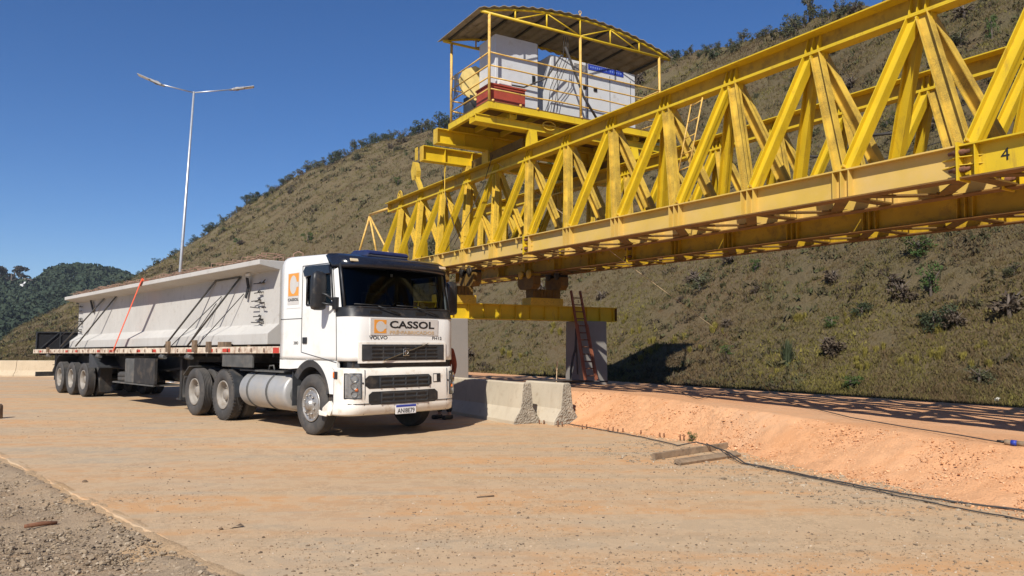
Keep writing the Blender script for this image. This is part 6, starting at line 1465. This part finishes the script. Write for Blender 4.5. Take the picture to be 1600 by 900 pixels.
for s, n in ((-1, 'l'), (1, 'r')):
    J.update({n + 'hip': ((0.09 * s, 0, 0.88), 0.085), n + 'knee': ((0.11 * s, -0.02, 0.49), 0.058), n + 'ank': ((0.13 * s, 0.01, 0.09), 0.040), n + 'toe': ((0.14 * s, -0.15, 0.035), 0.034),
              n + 'sh': ((0.18 * s, 0, 1.40), 0.058), n + 'elb': ((0.25 * s, 0.02, 1.12), 0.042), n + 'wr': ((0.27 * s, -0.05, 0.87), 0.028), n + 'palm': ((0.272 * s, -0.065, 0.80), 0.034)})
    E += [('pelvis', n + 'hip'), (n + 'hip', n + 'knee'), (n + 'knee', n + 'ank'), (n + 'ank', n + 'toe'), ('chest', n + 'sh'), (n + 'sh', n + 'elb'), (n + 'elb', n + 'wr'), (n + 'wr', n + 'palm')]
    for f, (dx, ln) in enumerate(((-0.024, 0.075), (-0.008, 0.085), (0.008, 0.08), (0.022, 0.062))):
        J[n + f'f{f}'] = ((0.272 * s + 0.004 * s, -0.075 + dx, 0.80 - ln * 0.6), 0.009); J[n + f'g{f}'] = ((0.268 * s, -0.082 + dx, 0.80 - ln), 0.008); E += [(n + 'palm', n + f'f{f}'), (n + f'f{f}', n + f'g{f}')]
    J[n + 't'] = ((0.262 * s, -0.115, 0.795), 0.010); E.append((n + 'palm', n + 't'))
skin_fig('body', J, E, M['skin'], per)
L = {'pelvis': ((0, 0, 0.95), 0.15, 0.115), 'w': ((0, 0, 1.03), 0.14, 0.105)}; E = [('pelvis', 'w')]
for s, n in ((-1, 'l'), (1, 'r')): L.update({n + 'hip': ((0.09 * s, 0, 0.86), 0.105), n + 'knee': ((0.11 * s, -0.02, 0.49), 0.080), n + 'ank': ((0.13 * s, 0.01, 0.13), 0.068)}); E += [('pelvis', n + 'hip'), (n + 'hip', n + 'knee'), (n + 'knee', n + 'ank')]
skin_fig('trousers', L, E, M['trousers'], per)
L = {'w': ((0, 0, 1.0), 0.15, 0.115), 'c': ((0, 0.01, 1.30), 0.17, 0.125), 'n': ((0, 0, 1.46), 0.085)}; E = [('w', 'c'), ('c', 'n')]
for s, n in ((-1, 'l'), (1, 'r')): L.update({n + 'sh': ((0.18 * s, 0, 1.40), 0.075), n + 'elb': ((0.25 * s, 0.02, 1.12), 0.058), n + 'wr': ((0.268 * s, -0.035, 0.92), 0.044)}); E += [('c', n + 'sh'), (n + 'sh', n + 'elb'), (n + 'elb', n + 'wr')]
skin_fig('shirt', L, E, M['jacket'], per)
for s in (-1, 1):
    b = MB(); b.bb((0.14 * s - 0.05, -0.20, 0.0), (0.14 * s + 0.05, 0.08, 0.09)); b.build('boot', M['ink'], per, 0.03)
V, F = IV * np.array([0.098, 0.105, 0.085]) + np.array([0, 0.012, 1.70]), IF
o = np_mesh('hair', V, F, M['hair'], per, True); q = o.modifiers.new('s', 'SUBSURF'); q.levels = 2; q.render_levels = 2
fc = MB()
for s in (-1, 1): fc.lathe([(0, 0.001), (0, 0.011), (0.008, 0.006), (0.01, 0.001)], (0.032 * s, -0.10, 1.645), (0, -1, 0), 10)
fc.build('eye', M['ink'], per)
fc = MB(); fc.prism([(-0.014, 1.605), (0.014, 1.605), (0, 1.65)], (0, -0.095, 0), (1, 0, 0), (0, 0, 1), (0, -0.022, 0)); fc.bb((-0.024, -0.103, 1.572), (0.024, -0.094, 1.579)); fc.build('nose', M['skin'], per)
for s in (-1, 1):
    b = MB(); b.bb((0.083 * s - 0.008, -0.03, 1.61), (0.083 * s + 0.008, 0.01, 1.67)); b.build('ear', M['skin'], per, 0.006)

# ================================================================ the air
hm = bpy.data.materials.new('thin_air_haze'); hm.use_nodes = True; nt = hm.node_tree
for n in list(nt.nodes): nt.nodes.remove(n)
ho = nd(nt, 'ShaderNodeOutputMaterial'); pv = nd(nt, 'ShaderNodeVolumePrincipled'); pv.inputs['Color'].default_value = (0.78, 0.88, 1.0, 1); pv.inputs['Density'].default_value = 0.00017; pv.inputs['Anisotropy'].default_value = 0.0
nt.links.new(pv.outputs[0], ho.inputs['Volume'])
mb = MB(); mb.bb((-1600, -1600, -9), (1600, 1600, 150)); tag(mb.build('haze', hm), kind='stuff')
